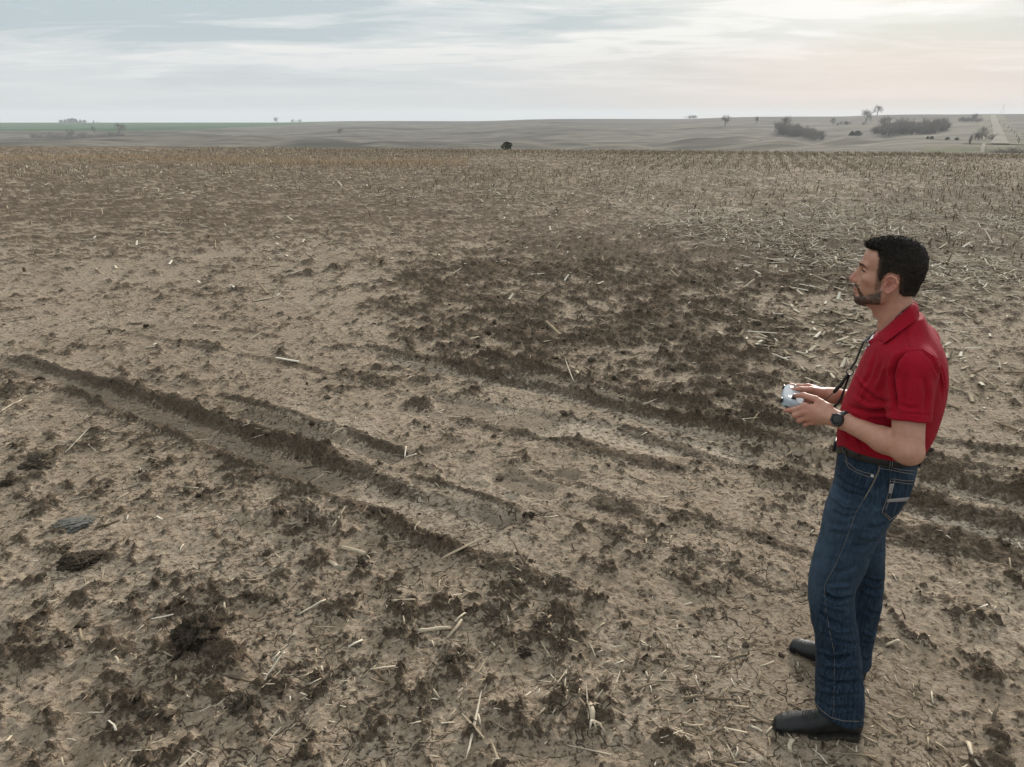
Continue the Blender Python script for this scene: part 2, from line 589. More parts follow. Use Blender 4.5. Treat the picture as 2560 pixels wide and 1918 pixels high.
# azimuths: dense in front, coarse behind
th_f = np.concatenate([np.arange(-math.pi, -1.25, 0.05), np.arange(-1.25, -0.76, 0.009), np.arange(-0.76, 0.76, 0.00285), np.arange(0.76, 1.25, 0.009), np.arange(1.25, math.pi, 0.05)])
th_f = np.append(th_f, math.pi)
rf = [0.35]
while rf[-1] < 1.5:
    rf.append(rf[-1] * 1.04)
while rf[-1] < 60:
    q = rf[-1]
    rf.append(q * (1 + (0.0028 if q < 3 else 0.0034 if q < 6 else 0.0050 if q < 12 else 0.009 if q < 25 else 0.015)))
rf = np.array(rf)
TH, RR = np.meshgrid(th_f, rf, indexing='xy')
ER = np.broadcast_to(edge_r(th_f), TH.shape)
rmax = rf[-1]
blend = sstep(20, rmax, RR)
RR2 = RR * (1 + blend * (ER / rmax - 1))
gx_, gy_ = RR2 * np.sin(TH), RR2 * np.cos(TH)
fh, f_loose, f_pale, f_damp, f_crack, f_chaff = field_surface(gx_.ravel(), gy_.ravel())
nr_, nc_ = TH.shape
ii = np.arange(nr_ * nc_).reshape(nr_, nc_)
Qg = np.stack([ii[:-1, :-1], ii[:-1, 1:], ii[1:, 1:], ii[1:, :-1]], -1).reshape(-1, 4)[:, ::-1]
Vg = np.stack([gx_.ravel(), gy_.ravel(), fh], 1)


def soil_mat():
    m, t, b = principled('field_soil', (0.2, 0.15, 0.1), 0.95, 0.06)
    at = lambda n: node(t, 'ShaderNodeAttribute', attribute_name=n).outputs['Fac']
    geo = node(t, 'ShaderNodeNewGeometry')
    P = geo.outputs['Position']
    n_f = noise(t, P, 26, 6, 0.68)
    n_m = noise(t, P, 5.5, 6, 0.62)
    n_g = noise(t, P, 95, 4, 0.65)
    n_b = noise(t, P, 0.45, 4, 0.55)
    loose = at('loose')
    n_c = noise(t, P, 55, 5, 0.7)
    lf = mathn(t, 'ADD', loose, mathn(t, 'MULTIPLY', mathn(t, 'SUBTRACT', n_f, 0.5), 1.25))
    lf = mathn(t, 'ADD', lf, mathn(t, 'MULTIPLY', mathn(t, 'SUBTRACT', n_c, 0.5), 1.2))
    lf = ramp(t, lf, [(0.16, 0.0), (0.60, 0.55), (1.15, 1.0)])
    crust = mixc(t, ramp(t, n_m, [(0.35, 0.0), (0.66, 1.0)]), (0.290, 0.229, 0.167), (0.410, 0.332, 0.250))
    crust = mixc(t, at('pale'), crust, (0.47, 0.395, 0.308))
    crust = mixc(t, ramp(t, n_f, [(0.45, 0.0), (0.62, 0.85)]), crust, (0.190, 0.142, 0.098))
    crust = mixc(t, ramp(t, n_c, [(0.47, 0.0), (0.62, 0.70)]), crust, (0.135, 0.099, 0.067))
    crust = mixc(t, ramp(t, n_b, [(0.35, 0.0), (0.65, 0.35)]), crust, (0.17, 0.128, 0.09))
    dmp = mixc(t, ramp(t, n_f, [(0.3, 0.0), (0.7, 1.0)]), (0.150, 0.118, 0.086), (0.215, 0.172, 0.128))
    crust = mixc(t, mathn(t, 'MULTIPLY', at('damp'), 0.9), crust, dmp)
    soil = mixc(t, ramp(t, n_g, [(0.36, 0.0), (0.64, 1.0)]), (0.070, 0.050, 0.034), (0.250, 0.192, 0.137))
    soil = mixc(t, ramp(t, n_c, [(0.42, 0.0), (0.60, 0.65)]), soil, (0.062, 0.044, 0.030))
    soil = mixc(t, ramp(t, n_m, [(0.4, 0.0), (0.7, 0.6)]), soil, (0.215, 0.155, 0.102))
    c = mixc(t, lf, crust, soil)
    # straw dust, chaff under the residue
    ch = mathn(t, 'MULTIPLY', at('chaff'), ramp(t, n_g, [(0.54, 0.0), (0.64, 0.6)]))
    c = mixc(t, ch, c, (0.40, 0.35, 0.27))
    speck = ramp(t, noise(t, P, 210, 2, 0.5), [(0.70, 0.0), (0.76, 0.7)])
    c = mixc(t, speck, c, (0.42, 0.36, 0.27))
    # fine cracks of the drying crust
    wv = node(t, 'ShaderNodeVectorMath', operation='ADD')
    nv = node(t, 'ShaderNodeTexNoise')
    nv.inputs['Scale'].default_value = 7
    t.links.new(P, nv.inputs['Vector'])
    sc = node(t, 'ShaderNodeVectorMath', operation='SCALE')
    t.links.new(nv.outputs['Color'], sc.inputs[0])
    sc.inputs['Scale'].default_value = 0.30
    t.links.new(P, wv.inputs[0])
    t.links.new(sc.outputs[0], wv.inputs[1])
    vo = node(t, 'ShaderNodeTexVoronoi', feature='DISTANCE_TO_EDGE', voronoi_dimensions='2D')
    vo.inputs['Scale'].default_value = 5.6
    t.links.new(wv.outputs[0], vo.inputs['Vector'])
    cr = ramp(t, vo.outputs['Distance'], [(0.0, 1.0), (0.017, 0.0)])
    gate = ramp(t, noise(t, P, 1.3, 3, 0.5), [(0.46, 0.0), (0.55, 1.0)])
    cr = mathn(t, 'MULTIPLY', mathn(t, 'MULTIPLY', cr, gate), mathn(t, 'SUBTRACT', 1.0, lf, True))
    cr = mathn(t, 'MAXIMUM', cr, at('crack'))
    c = mixc(t, mathn(t, 'MULTIPLY', cr, 0.75), c, (0.075, 0.055, 0.038))  # shade inside the cracks painted into the soil colour
    t.links.new(c, b.inputs['Base Color'])
    rg = mathn(t, 'SUBTRACT', 0.97, mathn(t, 'MULTIPLY', at('damp'), 0.08))
    t.links.new(rg, b.inputs['Roughness'])
    hgt = mathn(t, 'ADD', mathn(t, 'MULTIPLY', n_g, mathn(t, 'ADD', 0.25, lf)), mathn(t, 'MULTIPLY', n_f, mathn(t, 'ADD', 0.5, mathn(t, 'MULTIPLY', lf, 1.6))))
    hgt = mathn(t, 'SUBTRACT', hgt, mathn(t, 'MULTIPLY', cr, 0.9))
    bp = node(t, 'ShaderNodeBump')
    bp.inputs['Strength'].default_value = 1.0
    bp.inputs['Distance'].default_value = 0.028
    t.links.new(hgt, bp.inputs['Height'])
    t.links.new(bp.outputs[0], b.inputs['Normal'])
    return m


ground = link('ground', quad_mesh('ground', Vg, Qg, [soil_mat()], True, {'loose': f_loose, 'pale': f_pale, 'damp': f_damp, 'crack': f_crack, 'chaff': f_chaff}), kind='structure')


def ground_z(x, y):
    x, y = np.atleast_1d(np.asarray(x, float)), np.atleast_1d(np.asarray(y, float))
    return field_surface(x, y)[0]


# ------------------------------------------------------------------ land beyond the field
def far_pt(px, py, dist):
    d = ray(px, py)
    k = dist / math.hypot(d[0], d[1])
    return CAM + d * k


CP_ = []
for px, lst in {
    -900: [(372, 170), (360, 330), (345, 520), (330, 850), (318, 1350), (308, 2300)],
    0: [(374, 170), (362, 330), (350, 520), (335, 850), (322, 1350), (307, 2300)],
    500: [(378, 170), (367, 300), (352, 480), (333, 800), (318, 1300), (306.5, 2200)],
    1000: [(381, 170), (371, 290), (352, 450), (330, 720), (314, 1100), (303, 1800)],
    1500: [(385, 170), (372, 280), (348, 430), (326, 640), (309, 950), (297.5, 1500)],
    2000: [(388, 170), (366, 300), (342, 430), (322, 600), (305, 880), (292, 1350)],
    2300: [(388, 170), (368, 270), (346, 400), (320, 600), (302, 850), (287.5, 1250)],
    2560: [(389, 170), (371, 250), (350, 400), (318, 640), (299, 880), (284, 1180)],
    3400: [(395, 170), (375, 250), (350, 400), (318, 640), (296, 880), (280, 1180)],
}.items():
    CP_ += [far_pt(px, py, ds) for py, ds in lst]
CP_ = np.array(CP_)


KN, RD = [], []


def hill_z(x, y, raw=False):
    x = np.atleast_1d(np.asarray(x, float))
    y = np.atleast_1d(np.asarray(y, float))
    r = np.hypot(x, y)
    th = np.arctan2(x, y)
    lr = np.log(np.maximum(r, 1))
    cth, clr = np.arctan2(CP_[:, 0], CP_[:, 1]), np.log(np.hypot(CP_[:, 0], CP_[:, 1]))
    num = np.zeros_like(x)
    den = np.zeros_like(x)
    for a, l, zc in zip(cth, clr, CP_[:, 2]):
        w = 1.0 / (((th - a) * 2.6) ** 2 + (lr - l) ** 2 + 0.006) ** 2
        num += w * zc
        den += w
    z = num / den
    ridge = np.interp(th, [-1.2, -0.6, -0.2, 0.1, 0.4, 0.7, 1.2], [2300, 2300, 1950, 1500, 1350, 1180, 1180])
    z = z - 40 * sstep(1.02, 1.8, r / ridge)
    swale = np.interp(th, [-1.2, -0.3, 0.0, 0.3, 1.2], [820, 760, 620, 570, 570])
    z = z - 5.0 * sstep(150, 280, r) * sstep(1.22, 0.92, r / swale)
    mid = sstep(120, 260, r) * sstep(1.0, 0.62, r / ridge)
    kn = fbm(x * 0.0062 + 3.3, y * 0.0050 + 1.7, 3, 71)
    gull = 1 - np.abs(fbm(x * 0.0052 + 9, y * 0.0042, 2, 75)) * 2
    z = z + mid * (3.4 * kn - 2.0 * np.clip(gull, 0, 1) ** 3)
    if len(KN):
        best = np.zeros_like(z)
        for kx, ky, wl, wdp, amp, ux_, uy_ in KN:
            lat = (x - kx) * uy_ - (y - ky) * ux_
            rad = (x - kx) * ux_ + (y - ky) * uy_
            g = amp * np.exp(-(lat / wl) ** 2 - (rad / wdp) ** 2)
            best = np.log(np.exp(np.clip(best, -20, 20) * 1.2) + np.exp(np.clip(g, -20, 20) * 1.2) - 1) / 1.2
        z = z + best
    if len(RD):
        dr, _ = polydist(x.astype(np.float32), y.astype(np.float32), RD[0], 90)
        zr = np.interp(r, RD[1], RD[2])
        kr = sstep(60, 13, dr)
        z = z * (1 - kr) + zr * kr
    # drop from the field edge
    e = edge_r(th)
    k = sstep(1.0, 2.6, r / e)
    z0 = -0.02 - 0.012 * (r - e)
    return z0 * (1 - k) + z * k


# knolls and the road grade, read from the photograph: (x, distance, half width, half depth, crest row)
_kn = []
for px, ds, wl, wdp, cpy in ((2130, 400, 19, 40, 328), (2265, 380, 17, 40, 346), (2335, 400, 22, 45, 336), (2420, 420, 24, 50, 324), (1620, 430, 30, 50, 330), (1740, 410, 26, 45, 323), (1850, 395, 22, 40, 328),
                             (1950, 350, 20, 40, 347), (1310, 440, 30, 50, 337), (1440, 440, 30, 50, 335), (1160, 400, 28, 45, 348), (330, 560, 45, 60, 341), (480, 560, 50, 60, 334), (190, 500, 36, 50, 352),
                             (640, 520, 42, 60, 336), (810, 480, 38, 50, 338), (970, 450, 32, 50, 341), (60, 620, 40, 60, 345), (2050, 300, 26, 40, 366), (1500, 300, 30, 40, 362), (900, 320, 30, 40, 362), (420, 360, 36, 50, 360)):
    q_ = far_pt(px, cpy, ds)
    u_ = np.array([q_[0], q_[1]]) / math.hypot(q_[0], q_[1])
    amp = q_[2] - float(hill_z(q_[0], q_[1])[0])
    if amp > 0.3:
        _kn.append((q_[0], q_[1], wl, wdp, min(amp, 6.5), u_[0], u_[1]))
KN[:] = _kn


def fp(px, dist):
    d = ray(px, 330)
    k = dist / math.hypot(d[0], d[1])
    return (d[0] * k, d[1] * k)


ROAD = [fp(2507, 300), fp(2504, 400), fp(2497, 520), fp(2487, 700), fp(2478, 900), fp(2472, 1180), fp(2470, 1400)]
_rp = [(2507, 362, 300), (2504, 352, 400), (2497, 335, 520), (2487, 315, 700), (2478, 299, 900), (2472, 285.5, 1180), (2470, 286, 1400)]
RD[:] = [ROAD, [p[2] for p in _rp], [far_pt(*p)[2] for p in _rp]]

th_h = np.concatenate([np.arange(-math.pi, -0.9, 0.06), np.arange(-0.9, 0.9, 0.0042), np.arange(0.9, math.pi, 0.06)])
th_h = np.append(th_h, math.pi)
k_h = [1.0]
while k_h[-1] < 46:
    k_h.append(k_h[-1] * 1.018)
k_h = np.array(k_h)
TH2, K2 = np.meshgrid(th_h, k_h, indexing='xy')
R2 = edge_r(th_h)[None, :] * K2
hx_, hy_ = R2 * np.sin(TH2), R2 * np.cos(TH2)
hz_ = hill_z(hx_.ravel(), hy_.ravel()).reshape(hx_.shape)
hz_[0] = -0.02
# land use seen from here: winter wheat on the left ridge, ploughed land along the skyline, pasture elsewhere
PY = lambda X, Y, Z: 959 + FOCAL * (-(Z - CAM_H) * CP - Y * SP) / (Y * CP - (Z - CAM_H) * SP)
rr = np.hypot(hx_, hy_)
thv = TH2
wheat_in = np.interp(thv, [-1.3, -0.62, -0.5, -0.40, -0.27, -0.235, -0.22], [1000, 980, 960, 1080, 1500, 1900, 4000])
wheat = (rr > wheat_in) & (rr < 2600) & (thv > -1.3) & (thv < -0.22) & (rr < 2500)
crop_in = np.interp(thv, [-1.3, -0.3, -0.1, 0.1, 0.35, 0.6, 1.3], [9000, 2100, 1150, 900, 880, 820, 820])
crop = (rr > crop_in) & ~wheat & (np.abs(thv) < 1.3)
ni, nj = hx_.shape
jj = np.arange(ni * nj).reshape(ni, nj)
Qh_ = np.stack([jj[:-1, :-1], jj[:-1, 1:], jj[1:, 1:], jj[1:, :-1]], -1).reshape(-1, 4)[:, ::-1]
fm = np.zeros((ni - 1, nj - 1), int)
fm[wheat[:-1, :-1]] = 1
fm[crop[:-1, :-1]] = 2
green = (rr > 120) & (rr < 300) & (thv > 0.50) & (thv < 0.66)
fm[green[:-1, :-1]] = 3
fm = fm.ravel()
Vh_ = np.stack([hx_.ravel(), hy_.ravel(), hz_.ravel()], 1)


def land_mat(name, c1, c2, c3, s1, s2, stretch=(1, 1, 1), patch_=(0.5, 0.62)):
    m, t, b = principled(name, c1, 1.0, 0.02)
    geo = node(t, 'ShaderNodeNewGeometry')
    mp = node(t, 'ShaderNodeMapping')
    mp.inputs['Scale'].default_value = stretch
    t.links.new(geo.outputs['Position'], mp.inputs[0])
    f1 = noise(t, mp.outputs[0], s1, 6, 0.62)
    f2 = noise(t, mp.outputs[0], s2, 5, 0.6)
    c = mixc(t, ramp(t, f1, [(0.35, 0.0), (0.65, 1.0)]), c1, c2)
    c = mixc(t, ramp(t, f2, [(patch_[0], 0.0), (patch_[1], 1.0)]), c, c3)
    t.links.new(c, b.inputs['Base Color'])
    bp = node(t, 'ShaderNodeBump')
    bp.inputs['Distance'].default_value = 0.6
    t.links.new(f1, bp.inputs['Height'])
    t.links.new(bp.outputs[0], b.inputs['Normal'])
    return m


def sub_sheet(name, sel, mat, kind='structure'):
    q = Qh_[sel]
    used, inv = np.unique(q, return_inverse=True)
    return link(name, quad_mesh(name, Vh_[used], inv.reshape(q.shape), [mat]), kind=kind)


sub_sheet('hills', fm == 0, land_mat('dry_pasture', (0.095, 0.083, 0.066), (0.215, 0.190, 0.153), (0.062, 0.056, 0.044), 0.11, 0.030, (0.40, 1.0, 1), (0.47, 0.64)))
sub_sheet('wheat_field', fm == 1, land_mat('winter_wheat', (0.028, 0.075, 0.024), (0.040, 0.095, 0.030), (0.034, 0.082, 0.026), 0.02, 0.006))
sub_sheet('grass_verge', fm == 3, land_mat('green_verge', (0.105, 0.108, 0.060), (0.150, 0.142, 0.090), (0.16, 0.14, 0.105), 0.12, 0.05, (1, 0.5, 1)))
sub_sheet('ploughed_land', fm == 2, land_mat('ploughed_land', (0.078, 0.066, 0.054), (0.098, 0.082, 0.066), (0.115, 0.098, 0.078), 0.03, 0.005, (0.5, 1.4, 1)))


# gravel road climbing the ridge
def land_ribbon(name, pts, half, mat, lift=0.25, kind='structure', cols=5):
    P = np.array(pts, float)
    cum = np.concatenate([[0], np.cumsum(np.hypot(*np.diff(P, axis=0).T))])
    n = 60
    tt = np.linspace(0, cum[-1], n)
    X = np.interp(tt, cum, P[:, 0])
    Y = np.interp(tt, cum, P[:, 1])
    tx, ty = np.gradient(X), np.gradient(Y)
    L_ = np.hypot(tx, ty)
    nx, ny = -ty / L_, tx / L_
    V = []
    for i in range(n):
        for j in range(cols):
            o = half * (1 - 2 * j / (cols - 1))
            V.append((X[i] + nx[i] * o, Y[i] + ny[i] * o, float(hill_z(X[i] + nx[i] * o, Y[i] + ny[i] * o)[0]) + lift))
    F = [(i * cols + j, (i + 1) * cols + j, (i + 1) * cols + j + 1, i * cols + j + 1) for i in range(n - 1) for j in range(cols - 1)]
    o = link(name, poly_mesh(name, V, F, [mat]), kind=kind)
    return o


M_road = land_mat('gravel_road', (0.22, 0.195, 0.16), (0.27, 0.24, 0.20), (0.18, 0.16, 0.13), 0.2, 0.05)
M_verge = land_mat('road_verge', (0.13, 0.115, 0.085), (0.17, 0.15, 0.11), (0.09, 0.088, 0.058), 0.10, 0.03, (1, 0.5, 1))
land_ribbon('road_verge', ROAD, 11.0, M_verge, 0.15)
land_ribbon('road', ROAD, 2.7, M_road, 0.40)
land_ribbon('path', [fp(2330, 318), fp(2400, 312), fp(2504, 306), fp(2700, 300)], 1.3, M_road, 0.3)
land_ribbon('lane', [fp(2468, 130), fp(2467, 200), fp(2466, 306)], 0.55, M_road, 0.25)
# =================================================================== trees and shrubs of the valley
M_bark = noisy_mat('grey_bark', (0.10, 0.085, 0.072), (0.15, 0.13, 0.11), 3.0, 0.95)
M_twig = noisy_mat('bare_twigs', (0.17, 0.145, 0.13), (0.25, 0.215, 0.19), 2.0, 0.95)
M_cedar = noisy_mat('cedar_foliage', (0.018, 0.030, 0.016), (0.032, 0.045, 0.022), 2.5, 0.9)


def branch_tree(rng, h, spread, trunk_h, r0, levels=4, nmain=5, twig=True):
    """tapered trunk, limbs and twigs -> (wood verts/faces, twig verts/faces)"""
    wood, tw = [], []

    def grow(p, d, ln, r, lv):
        k = 4 if lv == 0 else 3 if lv < 3 else 2
        pts = [p]
        dd = d.copy()
        for i in range(k):
            dd = dd + rng.normal(0, 0.12, 3) + np.array([0, 0, 0.07])
            dd /= np.linalg.norm(dd)
            pts.append(pts[-1] + dd * ln / k)
        (wood if lv < 2 else tw).append(tube(pts, np.linspace(r, r * 0.6, k + 1), 5 if lv < 2 else 3, caps=False))
        if lv >= levels:
            return
        nb_ = nmain if lv == 0 else 4
        for j in range(nb_):
            f = (0.35 + 0.65 * (j + rng.uniform(0, 1)) / nb_) if lv == 0 else rng.uniform(0.3, 1.0)
            q_ = f * k
            i0 = min(int(q_), k - 1)
            base = pts[i0] + (pts[i0 + 1] - pts[i0]) * (q_ - i0)
            az = rng.uniform(0, 2 * math.pi)
            tilt = rng.uniform(0.45, 1.05) * spread
            a = np.cross(dd, (math.cos(az), math.sin(az), 0.3))
            a /= np.linalg.norm(a) + 1e-9
            nd = dd * math.cos(tilt) + a * math.sin(tilt)
            grow(base, nd, ln * rng.uniform(0.55, 0.78), r * 0.52, lv + 1)
    grow(np.zeros(3), np.array([0, 0, 1.0]), trunk_h, r0, 0)
    W, T = join(wood), join(tw)
    allz = max(v[2] for v in T[0])
    sc = h / allz
    return ([np.array(v) * sc for v in W[0]], W[1]), ([np.array(v) * sc for v in T[0]], T[1])


def leaf_crown(rng, h, wd, n, leaf, shape='cone'):
    V, F = [], []
    for i in range(n):
        u = rng.uniform(0.04, 1.0)
        az = rng.uniform(0, 2 * math.pi)
        rad = wd * 0.5 * ((1 - u) ** 0.7 if shape == 'cone' else math.sqrt(max(0.02, 1 - (2 * u - 1) ** 2))) * (0.75 + 0.35 * math.sin(az * 3 + u * 9)) * rng.uniform(0.45, 1.0) ** 0.5
        c = np.array([math.cos(az) * rad, math.sin(az) * rad, u * h])
        a = rng.normal(0, 1, 3)
        a /= np.linalg.norm(a)
        b = np.cross(a, rng.normal(0, 1, 3))
        b /= np.linalg.norm(b) + 1e-9
        s = leaf * rng.uniform(0.6, 1.3)
        o = len(V)
        V += [c - a * s - b * s * 0.5, c + a * s - b * s * 0.4, c + a * s * 0.8 + b * s * 0.6, c - a * s * 0.7 + b * s * 0.5]
        F.append((o, o + 1, o + 2, o + 3))
    return V, F


rng = np.random.default_rng(3)
bare = []
for k in range(3):
    W, T = branch_tree(rng, 1.0, 1.0, 0.40, 0.030, 5, 7)
    bare.append((poly_mesh('trunk', *W, [M_bark]), poly_mesh('crown', *T, [M_twig], False)))
shrub = []
for k in range(4):
    parts_w, parts_t = [], []
    for j in range(6):
        W, T = branch_tree(rng, rng.uniform(0.55, 1.12), 0.95, 0.30, 0.014, 3, 6)
        off = np.array([rng.normal(0, 0.26), rng.normal(0, 0.26), -0.12])
        parts_w.append(([v + off for v in W[0]], W[1]))
        parts_t.append(([v * np.array([1.25, 1.25, 1]) + off for v in T[0]], T[1]))
    shrub.append((poly_mesh('stem', *join(parts_w), [M_bark]), poly_mesh('crown', *join(parts_t), [M_twig], False)))
cedar = []
for k in range(2):
    cr_ = leaf_crown(rng, 1.0, 0.95 + 0.3 * k, 1500, 0.045, 'cone' if k == 0 else 'round')
    tk = tube([(0, 0, 0), (0.01, 0, 0.4), (0, 0, 0.8)], [0.05, 0.035, 0.01], 6)
    cedar.append((poly_mesh('trunk', *tk, [M_bark]), poly_mesh('crown', *cr_, [M_cedar], False)))


def plant(kind, name, px, dist, h, label, cat, group=None, wide=1.0, sink=0.1):
    x_, y_ = fp(px, dist)
    z_ = float(hill_z(x_, y_)[0]) - sink
    root = bpy.data.objects.new(name, None)
    col.objects.link(root)
    root.location = (x_, y_, z_)
    root.rotation_euler = (0, 0, rng.uniform(0, 6.28))
    root.scale = (h * wide, h * wide, h)
    root['label'] = label
    root['category'] = cat
    if group:
        root['group'] = group
    a, b = kind[rng.integers(len(kind))]
    link(a.name.split('.')[0], a, root, kind='stuff' if a.name.startswith('stem') else None)
    link(b.name.split('.')[0], b, root, kind='stuff' if a.name.startswith('stem') else None)
    return root


# thickets in the draws on the right
for i in range(40):
    u = (i + rng.uniform(0, 1)) / 40
    plant(shrub, 'bare_shrub', 1942 + 118 * u, 600 - 60 * u + rng.uniform(-30, 30), rng.uniform(6.5, 10) * (1.1 - 0.5 * u), 'bare grey shrub in the compact thicket with one tree rising from it', 'shrub', 'shrubs of the first draw', 0.85)
for i in range(52):
    u = (i + rng.uniform(0, 1)) / 52
    plant(shrub, 'bare_shrub', 2185 + 180 * u, 590 + rng.uniform(-35, 45), rng.uniform(6, 11) * (0.75 + 0.5 * math.sin(math.pi * u)), 'bare grey shrub in the long thicket nearest the gravel road', 'shrub', 'shrubs of the long thicket', 0.85)
for i in range(30):
    u = (i + rng.uniform(0, 1)) / 30
    plant(shrub, 'bare_shrub', 78 + 160 * u, 800 + rng.uniform(-40, 40), rng.uniform(4.5, 8), 'bare brown shrub in the thicket below the green wheat field', 'shrub', 'shrubs below the wheat field', 0.9)
for i in range(12):
    u = (i + rng.uniform(0, 1)) / 12
    plant(shrub, 'bare_shrub', 256 + 50 * u, 830 + rng.uniform(-20, 20), rng.uniform(4, 7), 'bare brown shrub in the short row beside the round-topped bare tree', 'shrub', 'shrubs beside the round tree', 0.9)
for i in range(14):
    u = (i + rng.uniform(0, 1)) / 14
    plant(shrub, 'bare_shrub', 2392 + 55 * u, 820 + rng.uniform(-20, 20), rng.uniform(3, 6), 'low bare shrub in the line along the upper pasture by the road', 'shrub', 'shrubs along the upper pasture', 0.9)
for i in range(7):
    u = rng.uniform(0, 1)
    plant(shrub, 'bare_shrub', 2090 + 90 * u, 780 + rng.uniform(-15, 15), rng.uniform(2.5, 4.5), 'low bare shrub in the thin line behind the dark cedar', 'shrub', 'shrubs behind the cedar', 0.9)
# single trees
plant(bare, 'bare_tree', 1810, 720, 10.5, 'spreading bare tree standing alone on the pasture slope', 'tree', None, 1.1)
plant(bare, 'bare_tree', 1890, 780, 8.0, 'slim small bare tree between the spreading tree and the thicket', 'tree', None, 0.7)
plant(bare, 'bare_tree', 1960, 620, 13.0, 'bare tree rising out of the thicket in the first draw', 'tree')
plant(bare, 'bare_tree', 2080, 760, 8.0, 'thin bare tree above the knoll with the cedar', 'tree', None, 0.7)
plant(bare, 'bare_tree', 2160, 800, 13.0, 'bare tree standing just under the tall skyline tree', 'tree', None, 1.0)
plant(bare, 'bare_tree', 2186, 1240, 15.5, 'tall bare tree standing on the skyline', 'tree', None, 1.1)
plant(bare, 'bare_tree', 2215, 640, 12.0, 'broad bare tree at the head of the long thicket', 'tree', None, 1.1)
plant(bare, 'bare_tree', 2350, 650, 9.5, 'bushy bare tree at the road end of the long thicket', 'tree', None, 1.3)
plant(bare, 'bare_tree', 2433, 830, 8.0, 'small bare tree on the line along the upper pasture', 'tree', None, 1.0)
plant(bare, 'bare_tree', 298, 860, 13.0, 'round-topped bare tree below the wheat field', 'tree', None, 1.0)
plant(bare, 'bare_tree', 175, 830, 10.0, 'broad bare tree in the thicket below the wheat field', 'tree', None, 1.1)
plant(bare, 'bare_tree', 234, 880, 9.0, 'thin bare tree between the two thickets below the wheat', 'tree', None, 0.6)
plant(bare, 'bare_tree', 850, 760, 6.5, 'small round bare tree alone on the open pasture', 'tree', None, 1.3)
plant(bare, 'bare_tree', 697, 1900, 15.0, 'pale bare tree on the skyline where the wheat ends', 'tree', None, 1.2)
for k, (px, h) in enumerate(((736, 10), (752, 10))):
    plant(shrub, 'bare_shrub', px, 1900, h, 'hazy shrub on the skyline beside the pale tree', 'shrub', 'skyline shrubs by the wheat', 1.2)
for px in (1718, 1732):
    plant(shrub, 'bare_shrub', px, 1480, 8, 'hazy rounded shrub on the middle skyline', 'shrub', 'middle skyline shrubs', 1.5)
for px in (158, 168, 178, 187, 196, 206, 216):
    plant(cedar, 'dark_tree', px, 2250, 11 - abs(px - 186) * 0.14, 'dark evergreen tree of the farmstead grove on the left skyline', 'tree', 'farmstead grove', 1.3)
plant(cedar, 'dark_tree', 239, 2250, 7, 'dark evergreen tree just apart from the skyline grove', 'tree', None, 0.7)
plant(shrub, 'bare_shrub', 250, 2250, 4, 'low shrub at the foot of the lone skyline evergreen', 'shrub', None, 1.6)
for px in (2130, 2144):
    plant(cedar, 'cedar', px, 560, 4.0, 'dark green cedar bush on the pale knoll', 'cedar', 'cedar pair on the knoll', 1.3)
plant(cedar[1:], 'cedar', 1267, 59.5, 0.62, 'small dark cedar just beyond the stubble edge', 'cedar', None, 1.25, 0.03)
for px, ds in ((1195, 330), (1206, 332), (1216, 331)):
    plant(shrub, 'bare_shrub', px, ds, 1.6, 'low dark shrub in the gully behind the lone cedar', 'shrub', 'gully shrubs', 1.8)
plant(shrub, 'bare_shrub', 2458, 400, 5.5, 'dark bare shrub at the foot of the gravel road', 'shrub', None, 1.0)
plant(shrub, 'bare_shrub', 2482, 410, 4.0, 'thin bare shrub leaning beside the road foot', 'shrub', None, 1.0)
plant(shrub, 'bare_shrub', 2458, 560, 4.5, 'dark bare shrub halfway up the road verge', 'shrub', None, 0.8)
for px in (2322, 2332, 2372, 2396):  # far cattle-like dots, small cedar meshes standing in for them
    plant(cedar, 'cow_like_dot', px, 395, 1.3, 'tiny cow-like dark dot on the open slope beside the road', 'dark dot', 'cow-like dots on the slope', 1.3)
for i, px in enumerate((2500, 2518, 2535, 2550, 2565)):
    plant(shrub, 'roadside_brush', px, 150 + 6 * i, 2.1 + 0.35 * (i % 3), 'pale dry brush at the field corner below the road', 'brush', 'brush at the field corner', 1.5, 0.0)

# fence along the lane
M_post = noisy_mat('weathered_post', (0.16, 0.145, 0.125), (0.24, 0.22, 0.19), 8, 0.9)
M_post_d = noisy_mat('dark_post', (0.05, 0.045, 0.04), (0.08, 0.07, 0.06), 8, 0.9)


def post(px, dist, h, r, mat, label, group):
    x_, y_ = fp(px, dist)
    z_ = float(hill_z(x_, y_)[0])
    V, F = tube([(0, 0, -0.3), (0.01, 0, h * 0.5), (0.0, 0.01, h - 0.04), (0, 0.01, h)], [r, r * 0.96, r * 0.92, r * 0.6], 8)
    return link('fence_post', poly_mesh('fence_post', V, F, [mat]), None, label, 'post', group, loc=(x_, y_, z_))


for i in range(9):
    post(2428 + 6 * i, 330 + 42 * i, 2.0, 0.14, M_post_d, 'dark wooden fence post along the near verge of the road', 'fence posts along the road')
for i in range(8):
    post(2553 - 3 * i - 0.8 * i * i, 330 + 60 * i, 2.0, 0.14, M_post_d, 'dark fence post on the far side of the road', 'fence posts across the road')
post(2431, 300, 3.0, 0.20, M_post_d, 'thick dark gate post at the end of the lane', None)

